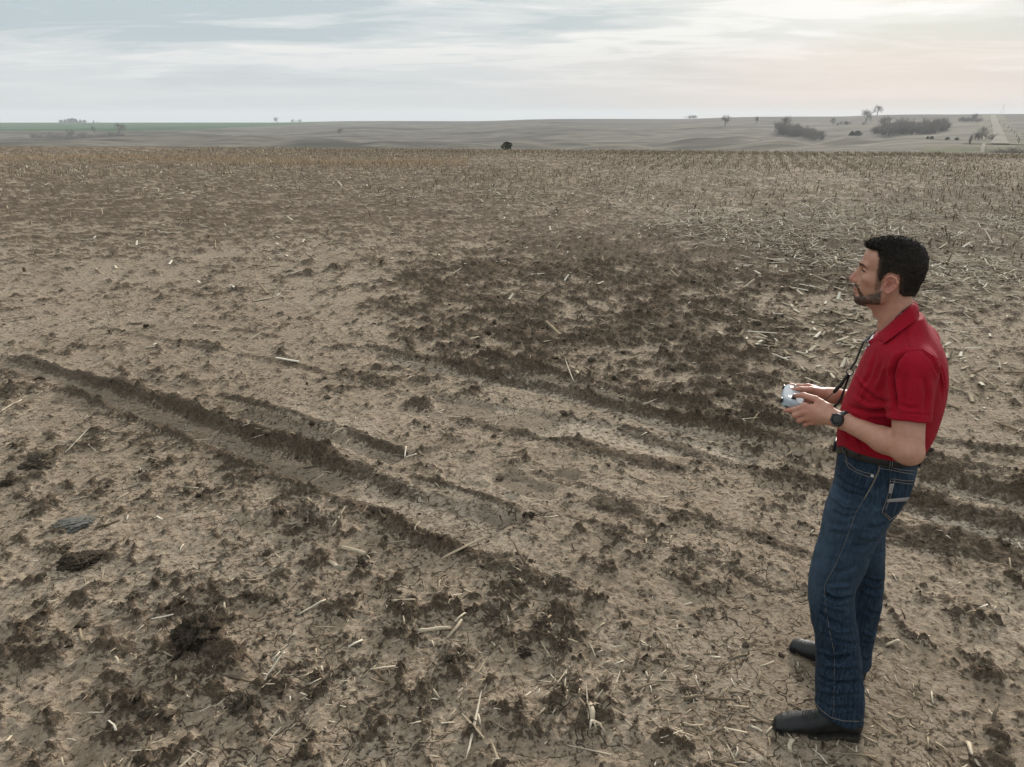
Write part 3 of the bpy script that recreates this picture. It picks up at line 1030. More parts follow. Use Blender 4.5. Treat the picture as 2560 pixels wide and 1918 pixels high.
# slender lattice mast on the skyline beside the road
x_, y_ = fp(2495, 1500)
z_ = float(hill_z(x_, y_)[0])
mast = bpy.data.objects.new('lattice_mast', None)
col.objects.link(mast)
mast.location = (x_, y_, z_)
mast['label'] = 'faint four-legged lattice mast on the skyline by the road'
mast['category'] = 'mast'
M_mast = noisy_mat('mast_steel', (0.35, 0.36, 0.37), (0.42, 0.43, 0.44), 1.0, 0.6)
for sx, sy in ((-1, -1), (-1, 1), (1, -1), (1, 1)):
    V, F = tube([(4.5 * sx, 4.5 * sy, -1), (2.2 * sx, 2.2 * sy, 10), (0.2 * sx, 0.2 * sy, 24)], 0.09, 5)
    link('leg', poly_mesh('leg', V, F, [M_mast]), mast)
for zz_, w_ in ((5, 3.35), (10, 2.2), (15, 1.5), (20, 0.75)):
    V, F = tube([(w_, w_, zz_), (-w_, w_, zz_), (-w_, -w_, zz_), (w_, -w_, zz_), (w_, w_, zz_)], 0.05, 4)
    link('brace', poly_mesh('brace', V, F, [M_mast]), mast)

# =================================================================== crop residue, clods
M_straw = None


def straw_mat():
    m, t, b = principled('dry_stalk', (0.45, 0.37, 0.26), 1.0, 0.02)
    at = node(t, 'ShaderNodeAttribute', attribute_name='tone').outputs['Fac']
    geo = node(t, 'ShaderNodeNewGeometry')
    c = ramp(t, at, [(0.0, (0.075, 0.058, 0.042)), (0.22, (0.16, 0.125, 0.088)), (0.5, (0.36, 0.29, 0.205)), (0.8, (0.54, 0.47, 0.36)), (1.0, (0.70, 0.64, 0.53))])
    n = noise(t, geo.outputs['Position'], 160, 3, 0.6)
    c = mixc(t, ramp(t, n, [(0.5, 0.0), (0.72, 0.55)]), c, (0.11, 0.08, 0.052))
    t.links.new(c, b.inputs['Base Color'])
    return m


M_straw = straw_mat()


def sticks(x, y, z, az, pitch, ln, wd, tone, bend, flat=0.45, seg=2, tri=False):
    """many stalk pieces as one array mesh: flattened 4-sided tubes with a bend"""
    n = len(x)
    d = np.stack([np.cos(az) * np.cos(pitch), np.sin(az) * np.cos(pitch), np.sin(pitch)], 1)
    sd = np.stack([-np.sin(az), np.cos(az), np.zeros(n)], 1)
    up = np.cross(d, sd)
    p0 = np.stack([x, y, z], 1)
    V = []
    for k in range(seg + 1):
        t = k / seg
        c = p0 + d * (ln * t)[:, None] + sd * (bend * ln * t * t)[:, None]
        w = wd * (1 - 0.25 * t)
        for a, b in (((1, -flat * 0.3), (0, flat), (-1, -flat * 0.3)) if tri else ((1, 0), (0, flat), (-1, 0), (0, -flat))):
            V.append(c + sd * (w * a)[:, None] + up * (w * b)[:, None])
    ns = 3 if tri else 4
    m = ns * (seg + 1)
    V = np.stack(V, 1).reshape(-1, 3)
    base = (np.arange(n) * m)[:, None]
    Q = []
    for k in range(seg):
        for j in range(ns):
            Q.append(base + np.array([[k * ns + j, k * ns + (j + 1) % ns, (k + 1) * ns + (j + 1) % ns, (k + 1) * ns + j]]))
    if not tri:
        Q.append(base + np.array([[3, 2, 1, 0]]))
        Q.append(base + np.array([[m - 4, m - 3, m - 2, m - 1]]))
    return V, np.concatenate(Q), np.repeat(tone, m)


def scatter(n, dmin, dmax, power, seed, half=0.80):
    r_ = np.random.default_rng(seed)
    u = r_.random(n)
    p = power + 1
    r = (dmin ** p + u * (dmax ** p - dmin ** p)) ** (1 / p) if abs(p) > 1e-6 else dmin * (dmax / dmin) ** u
    th = r_.uniform(-half, half, n)
    lim = edge_r(th) * 0.995
    r = np.minimum(r, lim * r_.uniform(0.9, 1.0, n))
    return r * np.sin(th), r * np.cos(th), r_


def residue_density(x, y):
    """how much residue lies where: heavy on the right and towards the far stubble, thin on the trampled left"""
    px = 1280 + FOCAL * x / (y * CP + CAM_H * SP)
    d = 0.03 + 0.04 * sstep(3.2, 2.3, y)
    right = sstep(0.35, 1.05, x / np.maximum(y, 0.1) * 1.75) * sstep(4.2, 6.5, y)
    far = sstep(14, 26, y)
    d = d + 0.85 * right * sstep(4.4, 7, y) + 0.55 * far * sstep(-0.55, 0.1, x / y) + 0.30 * far + 0.5 * sstep(26, 40, y) + 0.20 * sstep(8, 14, y)
    d = d * np.clip(0.9 + 1.5 * fbm(x * 0.55, y * 0.30, 3, 81), 0.1, 2.0)
    bare = sstep(0.12, 0.35, fbm(x * 0.16 + 4, y * 0.11, 2, 83)) * sstep(10, 16, y)
    return np.clip(d * (1 - 0.65 * bare), 0, 1.2)


# lying residue (uncountable): straw, husk and stalk pieces
acc = []


def litter(x, y, r_, med, sig, lmax, tri, seg, lift=0.0, wmul=1.0, bright=0.0, wfrac=(0.015, 0.075)):
    n = len(x)
    ln = np.clip(r_.lognormal(math.log(med), sig, n), 0.012, lmax)
    wd = np.clip(0.0016 + ln * r_.uniform(*wfrac, n), 0.0013, 0.009) * wmul
    z = ground_z(x, y)
    tone = np.clip(r_.beta(1.6, 2.0, n) * 1.05 + bright, 0, 1)
    tone = np.where(r_.random(n) < (0.28 if bright < 0.2 else 0.14), tone * 0.35, tone)
    pitch = np.abs(r_.normal(0, 0.2, n)) * r_.choice([1, 1, 0], n)
    acc.append(sticks(x, y, z + wd * 0.3 + 0.001 + lift * r_.random(n), r_.uniform(0, 6.28, n), pitch, ln, wd, tone, r_.normal(0, 0.22, n), 0.22, seg, tri))


x, y, r_ = scatter(60000, 1.35, 7.0, 0.0, 101)
keep = r_.random(len(x)) < np.clip(0.05 + 0.20 * sstep(3.0, 2.0, y) + residue_density(x, y) * 0.5, 0, 1) * np.clip(0.7 + 1.6 * fbm(x * 1.3, y * 1.3, 3, 85), 0.08, 1.5)
litter(x[keep], y[keep], r_, 0.030, 0.60, 0.16, False, 2)
x, y, r_ = scatter(120000, 6.0, 64, 0.35, 102)
keep = r_.random(len(x)) < residue_density(x, y) * 0.62
litter(x[keep], y[keep], r_, 0.10, 0.55, 0.30, True, 1, 0.01, 2.8, 0.19)
# windrow of pale residue behind him
r_ = np.random.default_rng(104)
x, y = r_.uniform(1.5, 18, 150000), r_.uniform(4.6, 20, 150000)
keep = (r_.random(150000) < np.clip(soft_poly(x, y, BRUSH, 1.6) * np.clip(0.8 + 1.9 * fbm(x * 0.6, y * 0.6, 3, 86), 0.06, 1.8), 0, 1) * 0.36)
litter(x[keep], y[keep], r_, 0.10, 0.55, 0.34, True, 1, 0.04, 1.6, 0.32)
off_ = 0
VV, QQ4, TT = [], [], []
for v_, q_, t_ in acc:
    VV.append(v_)
    QQ4.append(q_ + off_)
    TT.append(t_)
    off_ += len(v_)
link('crop_residue', quad_mesh('crop_residue', np.concatenate(VV), np.concatenate(QQ4), [M_straw], False, {'tone': np.concatenate(TT)}), None, 'scattered dry straw and broken stalks littering the field', 'crop residue', None, 'stuff')
# standing stubble in rows
rows = []
r_ = np.random.default_rng(303)
n = 80000
x, y, _ = scatter(n, 11, 66, 0.75, 304)
row_ang = math.radians(72)
ux, uy = math.cos(row_ang), math.sin(row_ang)
v = -x * uy + y * ux
vr = np.round(v / 0.76) * 0.76 + r_.normal(0, 0.17, n)
x, y = x - (vr - v) * uy, y + (vr - v) * ux
dens = 0.03 * sstep(11, 16, y) + 0.75 * sstep(24, 40, y) + 0.25 * sstep(15, 24, y) * sstep(-0.35, 0.15, x / y) + 0.22 * sstep(9, 15, y) * sstep(0.25, 0.6, x / y)
dens = dens * np.clip(0.75 + 1.4 * fbm(x * 0.10, y * 0.10, 3, 91), 0.05, 1.4) * (1 - 0.9 * sstep(0.55, 0.15, np.abs(np.hypot(x, y) - 44) / 5.0) * sstep(0.0, -0.25, x / y))
keep = (r_.random(n) < dens) & (np.hypot(x, y) < edge_r(np.arctan2(x, y)))
x, y = x[keep], y[keep]
n = len(x)
ln = np.clip(r_.normal(0.10, 0.05, n), 0.03, 0.28)
tone = np.clip(r_.beta(2.0, 2.1, n), 0, 1) * 0.85
V2, Q2, T2 = sticks(x, y, ground_z(x, y) - 0.01, r_.uniform(0, 6.28, n), r_.normal(1.35, 0.28, n), ln, np.full(n, 0.013) * r_.uniform(0.6, 1.5, n), tone, r_.normal(0, 0.12, n), 0.9, 1, True)
link('stubble', quad_mesh('stubble', V2, Q2, [M_straw], False, {'tone': T2}), None, 'short standing corn stubble towards the far field edge', 'stubble', None, 'stuff')
# flattened tawny grass strip on the left
M_tawny = noisy_mat('tawny_grass', (0.33, 0.235, 0.14), (0.42, 0.31, 0.19), 3, 0.9)
r_ = np.random.default_rng(405)
n = 15000
th = r_.uniform(-0.80, -0.06, n)
rad = (43.5 + 2.6 * np.sin(th * 9) + r_.normal(0, 1.7, n) + np.where(r_.random(n) < 0.35, -3.0, 0)) / np.cos(th)
x, y = rad * np.sin(th), rad * np.cos(th)
ln = r_.uniform(0.08, 0.3, n)
V3, Q3, T3 = sticks(x, y, ground_z(x, y), r_.uniform(0, 6.28, n), r_.normal(0.45, 0.3, n), ln, np.full(n, 0.008), r_.random(n), r_.normal(0, 0.4, n), 0.4, 1, True)
link('dry_grass', quad_mesh('dry_grass', V3, Q3, [M_tawny], False), None, 'tawny strip of flattened dry grass across the far left field', 'grass', None, 'stuff')
# crumbs of soil
M_clod = noisy_mat('soil_clod', (0.095, 0.073, 0.052), (0.200, 0.156, 0.112), 9, 0.95, 0.1, 0.25, 9)
M_clod_pale = noisy_mat('pale_clod', (0.20, 0.158, 0.112), (0.36, 0.295, 0.215), 8, 0.95, 0.1, 0.25, 9)
x, y, r_ = scatter(60000, 1.4, 16, -0.25, 505)
hz0, lo0, *_ = field_surface(x, y)
keep = r_.random(len(x)) < np.clip(lo0 * 0.42 + 0.02, 0, 1)
x, y, z = x[keep], y[keep], hz0[keep]
n = len(x)
oc = np.array([(1, 0, 0), (0, 1, 0), (-1, 0, 0), (0, -1, 0), (0, 0, 1), (0, 0, -1)], float)
of = np.array([(0, 1, 4), (1, 2, 4), (2, 3, 4), (3, 0, 4), (1, 0, 5), (2, 1, 5), (3, 2, 5), (0, 3, 5)])
sz = np.clip(r_.lognormal(-4.9, 0.5, n), 0.0035, 0.028)
J = oc[None] * sz[:, None, None] * r_.uniform(0.6, 1.5, (n, 6, 1))
J[:, :, 2] *= 0.75
ca, sa = np.cos(r_.uniform(0, 6.28, n)), np.sin(r_.uniform(0, 6.28, n))
JX = J[:, :, 0] * ca[:, None] - J[:, :, 1] * sa[:, None]
JY = J[:, :, 0] * sa[:, None] + J[:, :, 1] * ca[:, None]
Vc = np.stack([JX + x[:, None], JY + y[:, None], J[:, :, 2] + (z + sz * 0.25)[:, None]], 2).reshape(-1, 3)
Fc = (np.arange(n) * 6)[:, None, None] + of[None]
link('soil_crumbs', quad_mesh('soil_crumbs', Vc, Fc.reshape(-1, 3), [M_clod], False), None, 'loose dark soil crumbs spread over the trampled ground', 'soil', None, 'stuff')

# ------------------------------------------------------------------ single stalks and clods one can pick out


def stalk_mesh(ln, r, nodes=2, bend=0.05, split=False, seed=0):
    q = np.random.default_rng(seed)
    k = 7
    pts = [np.array([ln * (i / (k - 1) - 0.5), bend * math.sin(math.pi * i / (k - 1)), r * (0.7 + 0.15 * q.normal())]) for i in range(k)]
    rad = [r * q.uniform(0.85, 1.1) for _ in range(k)]
    for i in range(nodes):
        rad[q.integers(1, k - 1)] = r * 1.22
    parts = [tube(pts, rad, 7, 0.75)]
    if split:
        parts.append(tube([pts[-1] + np.array([0, 0, 0]), pts[-1] + np.array([ln * 0.16, r * 2.2, r * 0.5]), pts[-1] + np.array([ln * 0.40, r * 3.4, 0])], [r * 0.7, r * 0.5, r * 0.1], 4, 0.3))
        parts.append(tube([pts[-1], pts[-1] + np.array([ln * 0.20, -r * 1.6, r * 0.3]), pts[-1] + np.array([ln * 0.32, -r * 2.6, 0])], [r * 0.6, r * 0.4, r * 0.1], 4, 0.3))
    return join(parts)


def tone_mesh(name, VF, tone):
    me = poly_mesh(name, VF[0], VF[1], [M_straw])
    a = me.attributes.new('tone', 'FLOAT', 'POINT')
    a.data.foreach_set('value', np.clip(tone + RNG.normal(0, 0.05, len(VF[0])), 0, 1).astype(np.float32))
    return me


def lay(me, px0, py0, px1, py1, name, label, cat, group=None, lift=0.0, base_len=1.0):
    a, b = G(px0, py0), G(px1, py1)
    c = (a + b) / 2
    L_ = np.linalg.norm(b - a)
    zc = float(ground_z(c[0], c[1])[0])
    za, zb = ground_z([a[0], b[0]], [a[1], b[1]])
    zc = max(zc, (za + zb) / 2)
    pitch = math.atan2(zb - za, L_) * 0.7
    o = link(name, me, None, label, cat, group, loc=(c[0], c[1], zc + lift))
    o.rotation_euler = (0, -pitch, math.atan2(b[1] - a[1], b[0] - a[0]))
    o.scale = (L_, 1, 1)
    return o


lay(tone_mesh('corn_stalk', stalk_mesh(1, 0.011, 1, 0.004, False, 1), 0.62), 1040, 1590, 1127, 1573, 'corn_stalk', 'thick yellow corn stalk with a dark muddy middle lying on dark soil', 'stalk')
V, F = tube([G(1078, 1583) + np.array([0, 0, 0.018]), G(1085, 1580) + np.array([0, 0, 0.020]), G(1094, 1577) + np.array([0, 0, 0.018])], 0.0125, 8)
for k, (a_, b_, c_, d_, rr_, tn) in enumerate(((851, 1373, 938, 1403, 0.012, 0.6), )):
    o = lay(tone_mesh('corn_stalk', stalk_mesh(1, rr_, 2, 0.004, True, 5), tn), a_, b_, c_ - 22, d_ - 8, 'corn_stalk', 'frayed split corn stalk lying just above the flat pale chip', 'stalk')
lay(tone_mesh('stalk_chip', box((0, 0, 0.004), (0.5, 0.011, 0.004)), 0.72), 822, 1406, 856, 1424, 'stalk_chip', 'short flat pale stalk chip beside the frayed split stalk', 'stalk')
lay(tone_mesh('corn_stalk', stalk_mesh(1, 0.0055, 1, 0.002, False, 2), 0.8), 743, 1534, 815, 1501, 'corn_stalk', 'straight slim pale stalk lying below the pale mound', 'stalk')
lay(tone_mesh('corn_stalk', stalk_mesh(1, 0.0055, 1, 0.002, False, 3), 0.6), 980, 1530, 1040, 1525, 'corn_stalk', 'short yellow stalk lying just above the muddy thick stalk', 'stalk')
lay(tone_mesh('corn_stalk', stalk_mesh(1, 0.005, 1, 0.001, False, 4), 0.92), 1012, 1145, 1016, 1124, 'broken_straw', 'upright half of the white V-shaped bent straw', 'straw')
lay(tone_mesh('corn_stalk', stalk_mesh(1, 0.005, 1, 0.001, False, 4), 0.92), 1012, 1145, 1042, 1140, 'broken_straw', 'flat half of the white V-shaped bent straw', 'straw')
lay(tone_mesh('corn_stalk', stalk_mesh(1, 0.006, 1, 0.005, False, 6), 0.25), 1240, 1151, 1312, 1158, 'dark_stalk', 'dark weathered stalk lying between the wheel tracks', 'stalk')
lay(tone_mesh('corn_stalk', stalk_mesh(1, 0.006, 1, 0.015, True, 7), 0.75), 0, 1035, 55, 1003, 'corn_stalk', 'pale forked stalk beside the dark mound at the field track', 'stalk')
lay(tone_mesh('corn_stalk', stalk_mesh(1, 0.009, 1, 0.006, True, 8), 0.78), 1975, 1880, 1982, 1850, 'corn_stalk', 'crooked brown stalk butt lying under the boot toe', 'stalk')
lay(tone_mesh('corn_stalk', stalk_mesh(1, 0.0045, 1, 0.003, False, 9), 0.85), 1870, 1815, 1908, 1832, 'corn_stalk', 'pale straw pointing at the near boot toe', 'straw')
lay(tone_mesh('corn_stalk', stalk_mesh(1, 0.0065, 1, 0.002, False, 10), 0.6), 2212, 1620, 2246, 1608, 'corn_stalk', 'short thick straw lying behind his heels', 'straw')
# the shredded root crown in front
root = bpy.data.objects.new('shredded_stalk', None)
col.objects.link(root)
g0 = G(1478, 1815)
root.location = (g0[0], g0[1], float(ground_z(g0[0], g0[1])[0]))
root['label'] = 'shredded pale stalk butt with splayed husk strips on littered soil'
root['category'] = 'stalk'
q = np.random.default_rng(8)
V, F = tube([(0, -0.03, 0.006), (0.004, 0.01, 0.018), (0.0, 0.05, 0.02)], [0.009, 0.012, 0.010], 8, 0.8)
link('butt', tone_mesh('butt', (V, F), 0.65), root)
for k, an in enumerate((-1.9, -1.3, -0.9, 0.5, 1.4, 1.7, 2.3)):
    l_ = q.uniform(0.02, 0.085)
    d = np.array([math.cos(an), math.sin(an), 0])
    s0 = np.array([0, 0.04 if math.sin(an) > 0 else -0.02, 0.014])
    V, F = tube([s0, s0 + d * l_ * 0.5 + np.array([0, 0, 0.012]), s0 + d * l_ + np.array([0, 0, -0.008])], [0.006, 0.006, 0.0015], 6, 0.25)
    link('husk_strip', tone_mesh('husk_strip', (V, F), q.uniform(0.4, 0.8)), root)

# the remaining larger pieces: alike, only their place tells them apart
protos = [tone_mesh('straw_piece', stalk_mesh(1, 1, 1, b_ * 28, False, 20 + k), t_) for k, (b_, t_) in enumerate(((0.02, 0.72), (0.10, 0.66), (-0.12, 0.5), (0.05, 0.85), (0.18, 0.55), (0.0, 0.38), (-0.05, 0.2), (0.08, 0.68)))]
for me in protos:
    co = np.empty(len(me.vertices) * 3, np.float32)
    me.vertices.foreach_get('co', co)
    me.update()
x, y, r_ = scatter(2600, 1.75, 8.5, -0.3, 606, 0.72)
pk = (r_.random(len(x)) < np.clip(residue_density(x, y) * 0.9 + 0.05 + 0.10 * sstep(3.2, 2.2, y), 0, 1)) & (np.hypot(x - 1.2, y - 2.25) > 0.42)
x, y = x[pk][:250], y[pk][:250]
zz0, lo0, pa0, *_ = field_surface(x, y)
LOOK = ['straight pale straw piece', 'curved pale straw piece', 'bent tan straw piece', 'straight whitish straw piece', 'strongly curved tan straw piece', 'straight brown straw piece', 'dark weathered straw piece', 'slightly curved pale straw piece']
for i in range(len(x)):
    L_ = float(np.clip(r_.lognormal(-2.95, 0.42), 0.025, 0.115)) * (1.0 + 0.5 * (y[i] > 4.5))
    rr_ = float(np.clip(L_ * r_.uniform(0.018, 0.042), 0.0016, 0.0042))
    kq = int(r_.integers(len(protos)))
    where = 'in the pale residue behind him' if (x[i] / y[i] > 0.42 and y[i] > 4.5) else 'on dark churned soil' if lo0[i] > 0.5 and y[i] > 3.6 else 'on the lumpy dark soil before the tracks' if lo0[i] > 0.5 else 'on the cracked pale crust' if y[i] < 3.6 else 'on the pale trampled flat'
    o = link('straw_piece', protos[kq], None, LOOK[kq] + ' ' + where, 'straw', 'loose straws: ' + LOOK[kq] + ' ' + where, loc=(x[i], y[i], zz0[i] + 0.0005))
    o.rotation_euler = (0, r_.normal(0, 0.10), r_.uniform(0, 6.28))
    o.scale = (L_, rr_, rr_ * r_.uniform(0.3, 0.8))


# clods
def clod_mesh(name, seed, mat, rough=0.35, flat=0.7, sub=4, cave=0.0):
    import bmesh
    bm = bmesh.new()
    bmesh.ops.create_icosphere(bm, subdivisions=sub, radius=1.0)
    q = np.random.default_rng(seed)
    V = np.array([v.co[:] for v in bm.verts])
    o = q.uniform(0, 50, 3)
    a1 = fbm(V[:, 0] * 1.5 + o[0] + V[:, 2], V[:, 1] * 1.5 + o[1] - V[:, 2] * 0.7, 3, seed, 0.6)
    w1, w2 = worley(V[:, 0] * 1.9 + o[0] + V[:, 2] * 1.1, V[:, 1] * 1.9 + o[1] + V[:, 2] * 0.9, seed)
    a2 = fbm(V[:, 0] * 6 + V[:, 2] * 5, V[:, 1] * 6 + o[2] - V[:, 2] * 3, 4, seed + 3, 0.75)
    d = a1 * rough * 1.3 - 0.42 * rough * sstep(0.22, 0.0, w2 - w1) + 0.62 * rough * a2
    V = V * (1 + d)[:, None]
    skirt = np.clip(-V[:, 2], 0, 1)
    V[:, :2] *= (1 + 0.45 * skirt * (1 + 0.8 * a2))[:, None]
    if cave:
        V[:, 1] += cave * np.clip(0.45 - V[:, 2], 0, 1) * (V[:, 1] < 0)
    V[:, 2] = np.where(V[:, 2] < -0.25, -0.25 + (V[:, 2] + 0.25) * 0.3, V[:, 2]) * flat
    for v, c in zip(bm.verts, V):
        v.co = c
    me = bpy.data.meshes.new(name)
    bm.to_mesh(me)
    bm.free()
    me.materials.append(mat)
    for p in me.polygons:
        p.use_smooth = sub > 4
    return me


def clod(px, py, wpx, hpx, seed, label, mat=None, rough=0.4, flat=0.8, cave=0.0, group=None, name='soil_clod', cat='clod'):
    g = G(px, py)
    dist = (g[1] * CP + CAM_H * SP)
    w_ = wpx / FOCAL * dist / 2
    hgt = hpx / FOCAL * dist / 2
    z_ = float(ground_z(g[0], g[1])[0])
    o = link(name, clod_mesh(name, seed, mat or M_clod, rough, flat, 5, cave), None, label, cat, group, loc=(g[0], g[1], z_ + hgt * (0.5 if mat is M_clod_pale else 0.15)))
    o.scale = (w_, w_ * 0.8, hgt * 1.15)
    o.rotation_euler = (0, 0, seed * 0.7)
    return o


clod(500, 1592, 120, 80, 2, 'large dark overturned sod with a hollow underside on the lumpy ground', None, 0.42, 0.9, 0.5)
clod(100, 1158, 75, 34, 3, 'pale crumbling clod near the wheel track mound', M_clod_pale, 0.5, 0.8)
clod(205, 1405, 95, 34, 4, 'long dark peat-like slab lying by the pale straws', None, 0.45, 0.7)
clod(185, 1315, 90, 34, 5, 'flat grey slab of crusted soil above the dark peat-like slab', noisy_mat('grey_crust', (0.13, 0.125, 0.11), (0.20, 0.19, 0.17), 20, 0.95, 0.1, 0.005, 50), 0.4, 0.4)
clod(955, 1290, 50, 24, 8, 'dark upturned clod on the rim of the wheel track', None, 0.45, 0.8)
r_ = np.random.default_rng(909)
base = [clod_mesh('lump', 60 + k, M_clod if k % 3 else M_clod_pale, 0.55, 0.8, 3) for k in range(6)]
x, y, _ = scatter(1500, 1.8, 9.0, -0.2, 707, 0.7)
hz0, lo0, *_ = field_surface(x, y)
pk = (r_.random(len(x)) < lo0 * 0.9) & (np.hypot(x - 1.2, y - 2.25) > 0.5)
x, y, z = x[pk][:200], y[pk][:200], hz0[pk][:200]
for i in range(len(x)):
    s_ = float(np.clip(r_.lognormal(-4.0, 0.4), 0.010, 0.040))
    kq = int(r_.integers(6))
    lb = ('dark' if kq % 3 else 'pale') + ' rough soil lump ' + ('on the churned ground beyond the tracks' if y[i] > 4.2 else 'among the wheel tracks' if y[i] > 3.2 else 'on the lumpy ground before the tracks')
    o = link('soil_lump', base[kq], None, lb, 'clod', 'soil lumps: ' + lb, loc=(x[i], y[i], z[i] - s_ * 0.12))
    o.scale = (s_, s_ * r_.uniform(0.6, 1), s_ * r_.uniform(0.6, 1))
    o.rotation_euler = (0, 0, r_.uniform(0, 6.28))
# =================================================================== the man
# body frame: x = the way he faces, y = his left side, z = up, origin on the ground between his feet
FACE_ANG = math.radians(150)
P_O = np.array([1.265, 2.29, 0.0])
P_F = np.array([math.cos(FACE_ANG), math.sin(FACE_ANG), 0])
P_L = np.array([-math.sin(FACE_ANG), math.cos(FACE_ANG), 0])
CAM_L = np.array([(CAM - P_O) @ P_F, (CAM - P_O) @ P_L, CAM_H])


def dir_l(px, py):
    d = ray(px, py)
    return np.array([d @ P_F, d @ P_L, d[2]])


def PL(px, py, s):
    """body-frame point seen at a photograph point, at side offset s"""
    d = dir_l(px, py)
    t = (s - CAM_L[1]) / d[1]
    return CAM_L + d * t


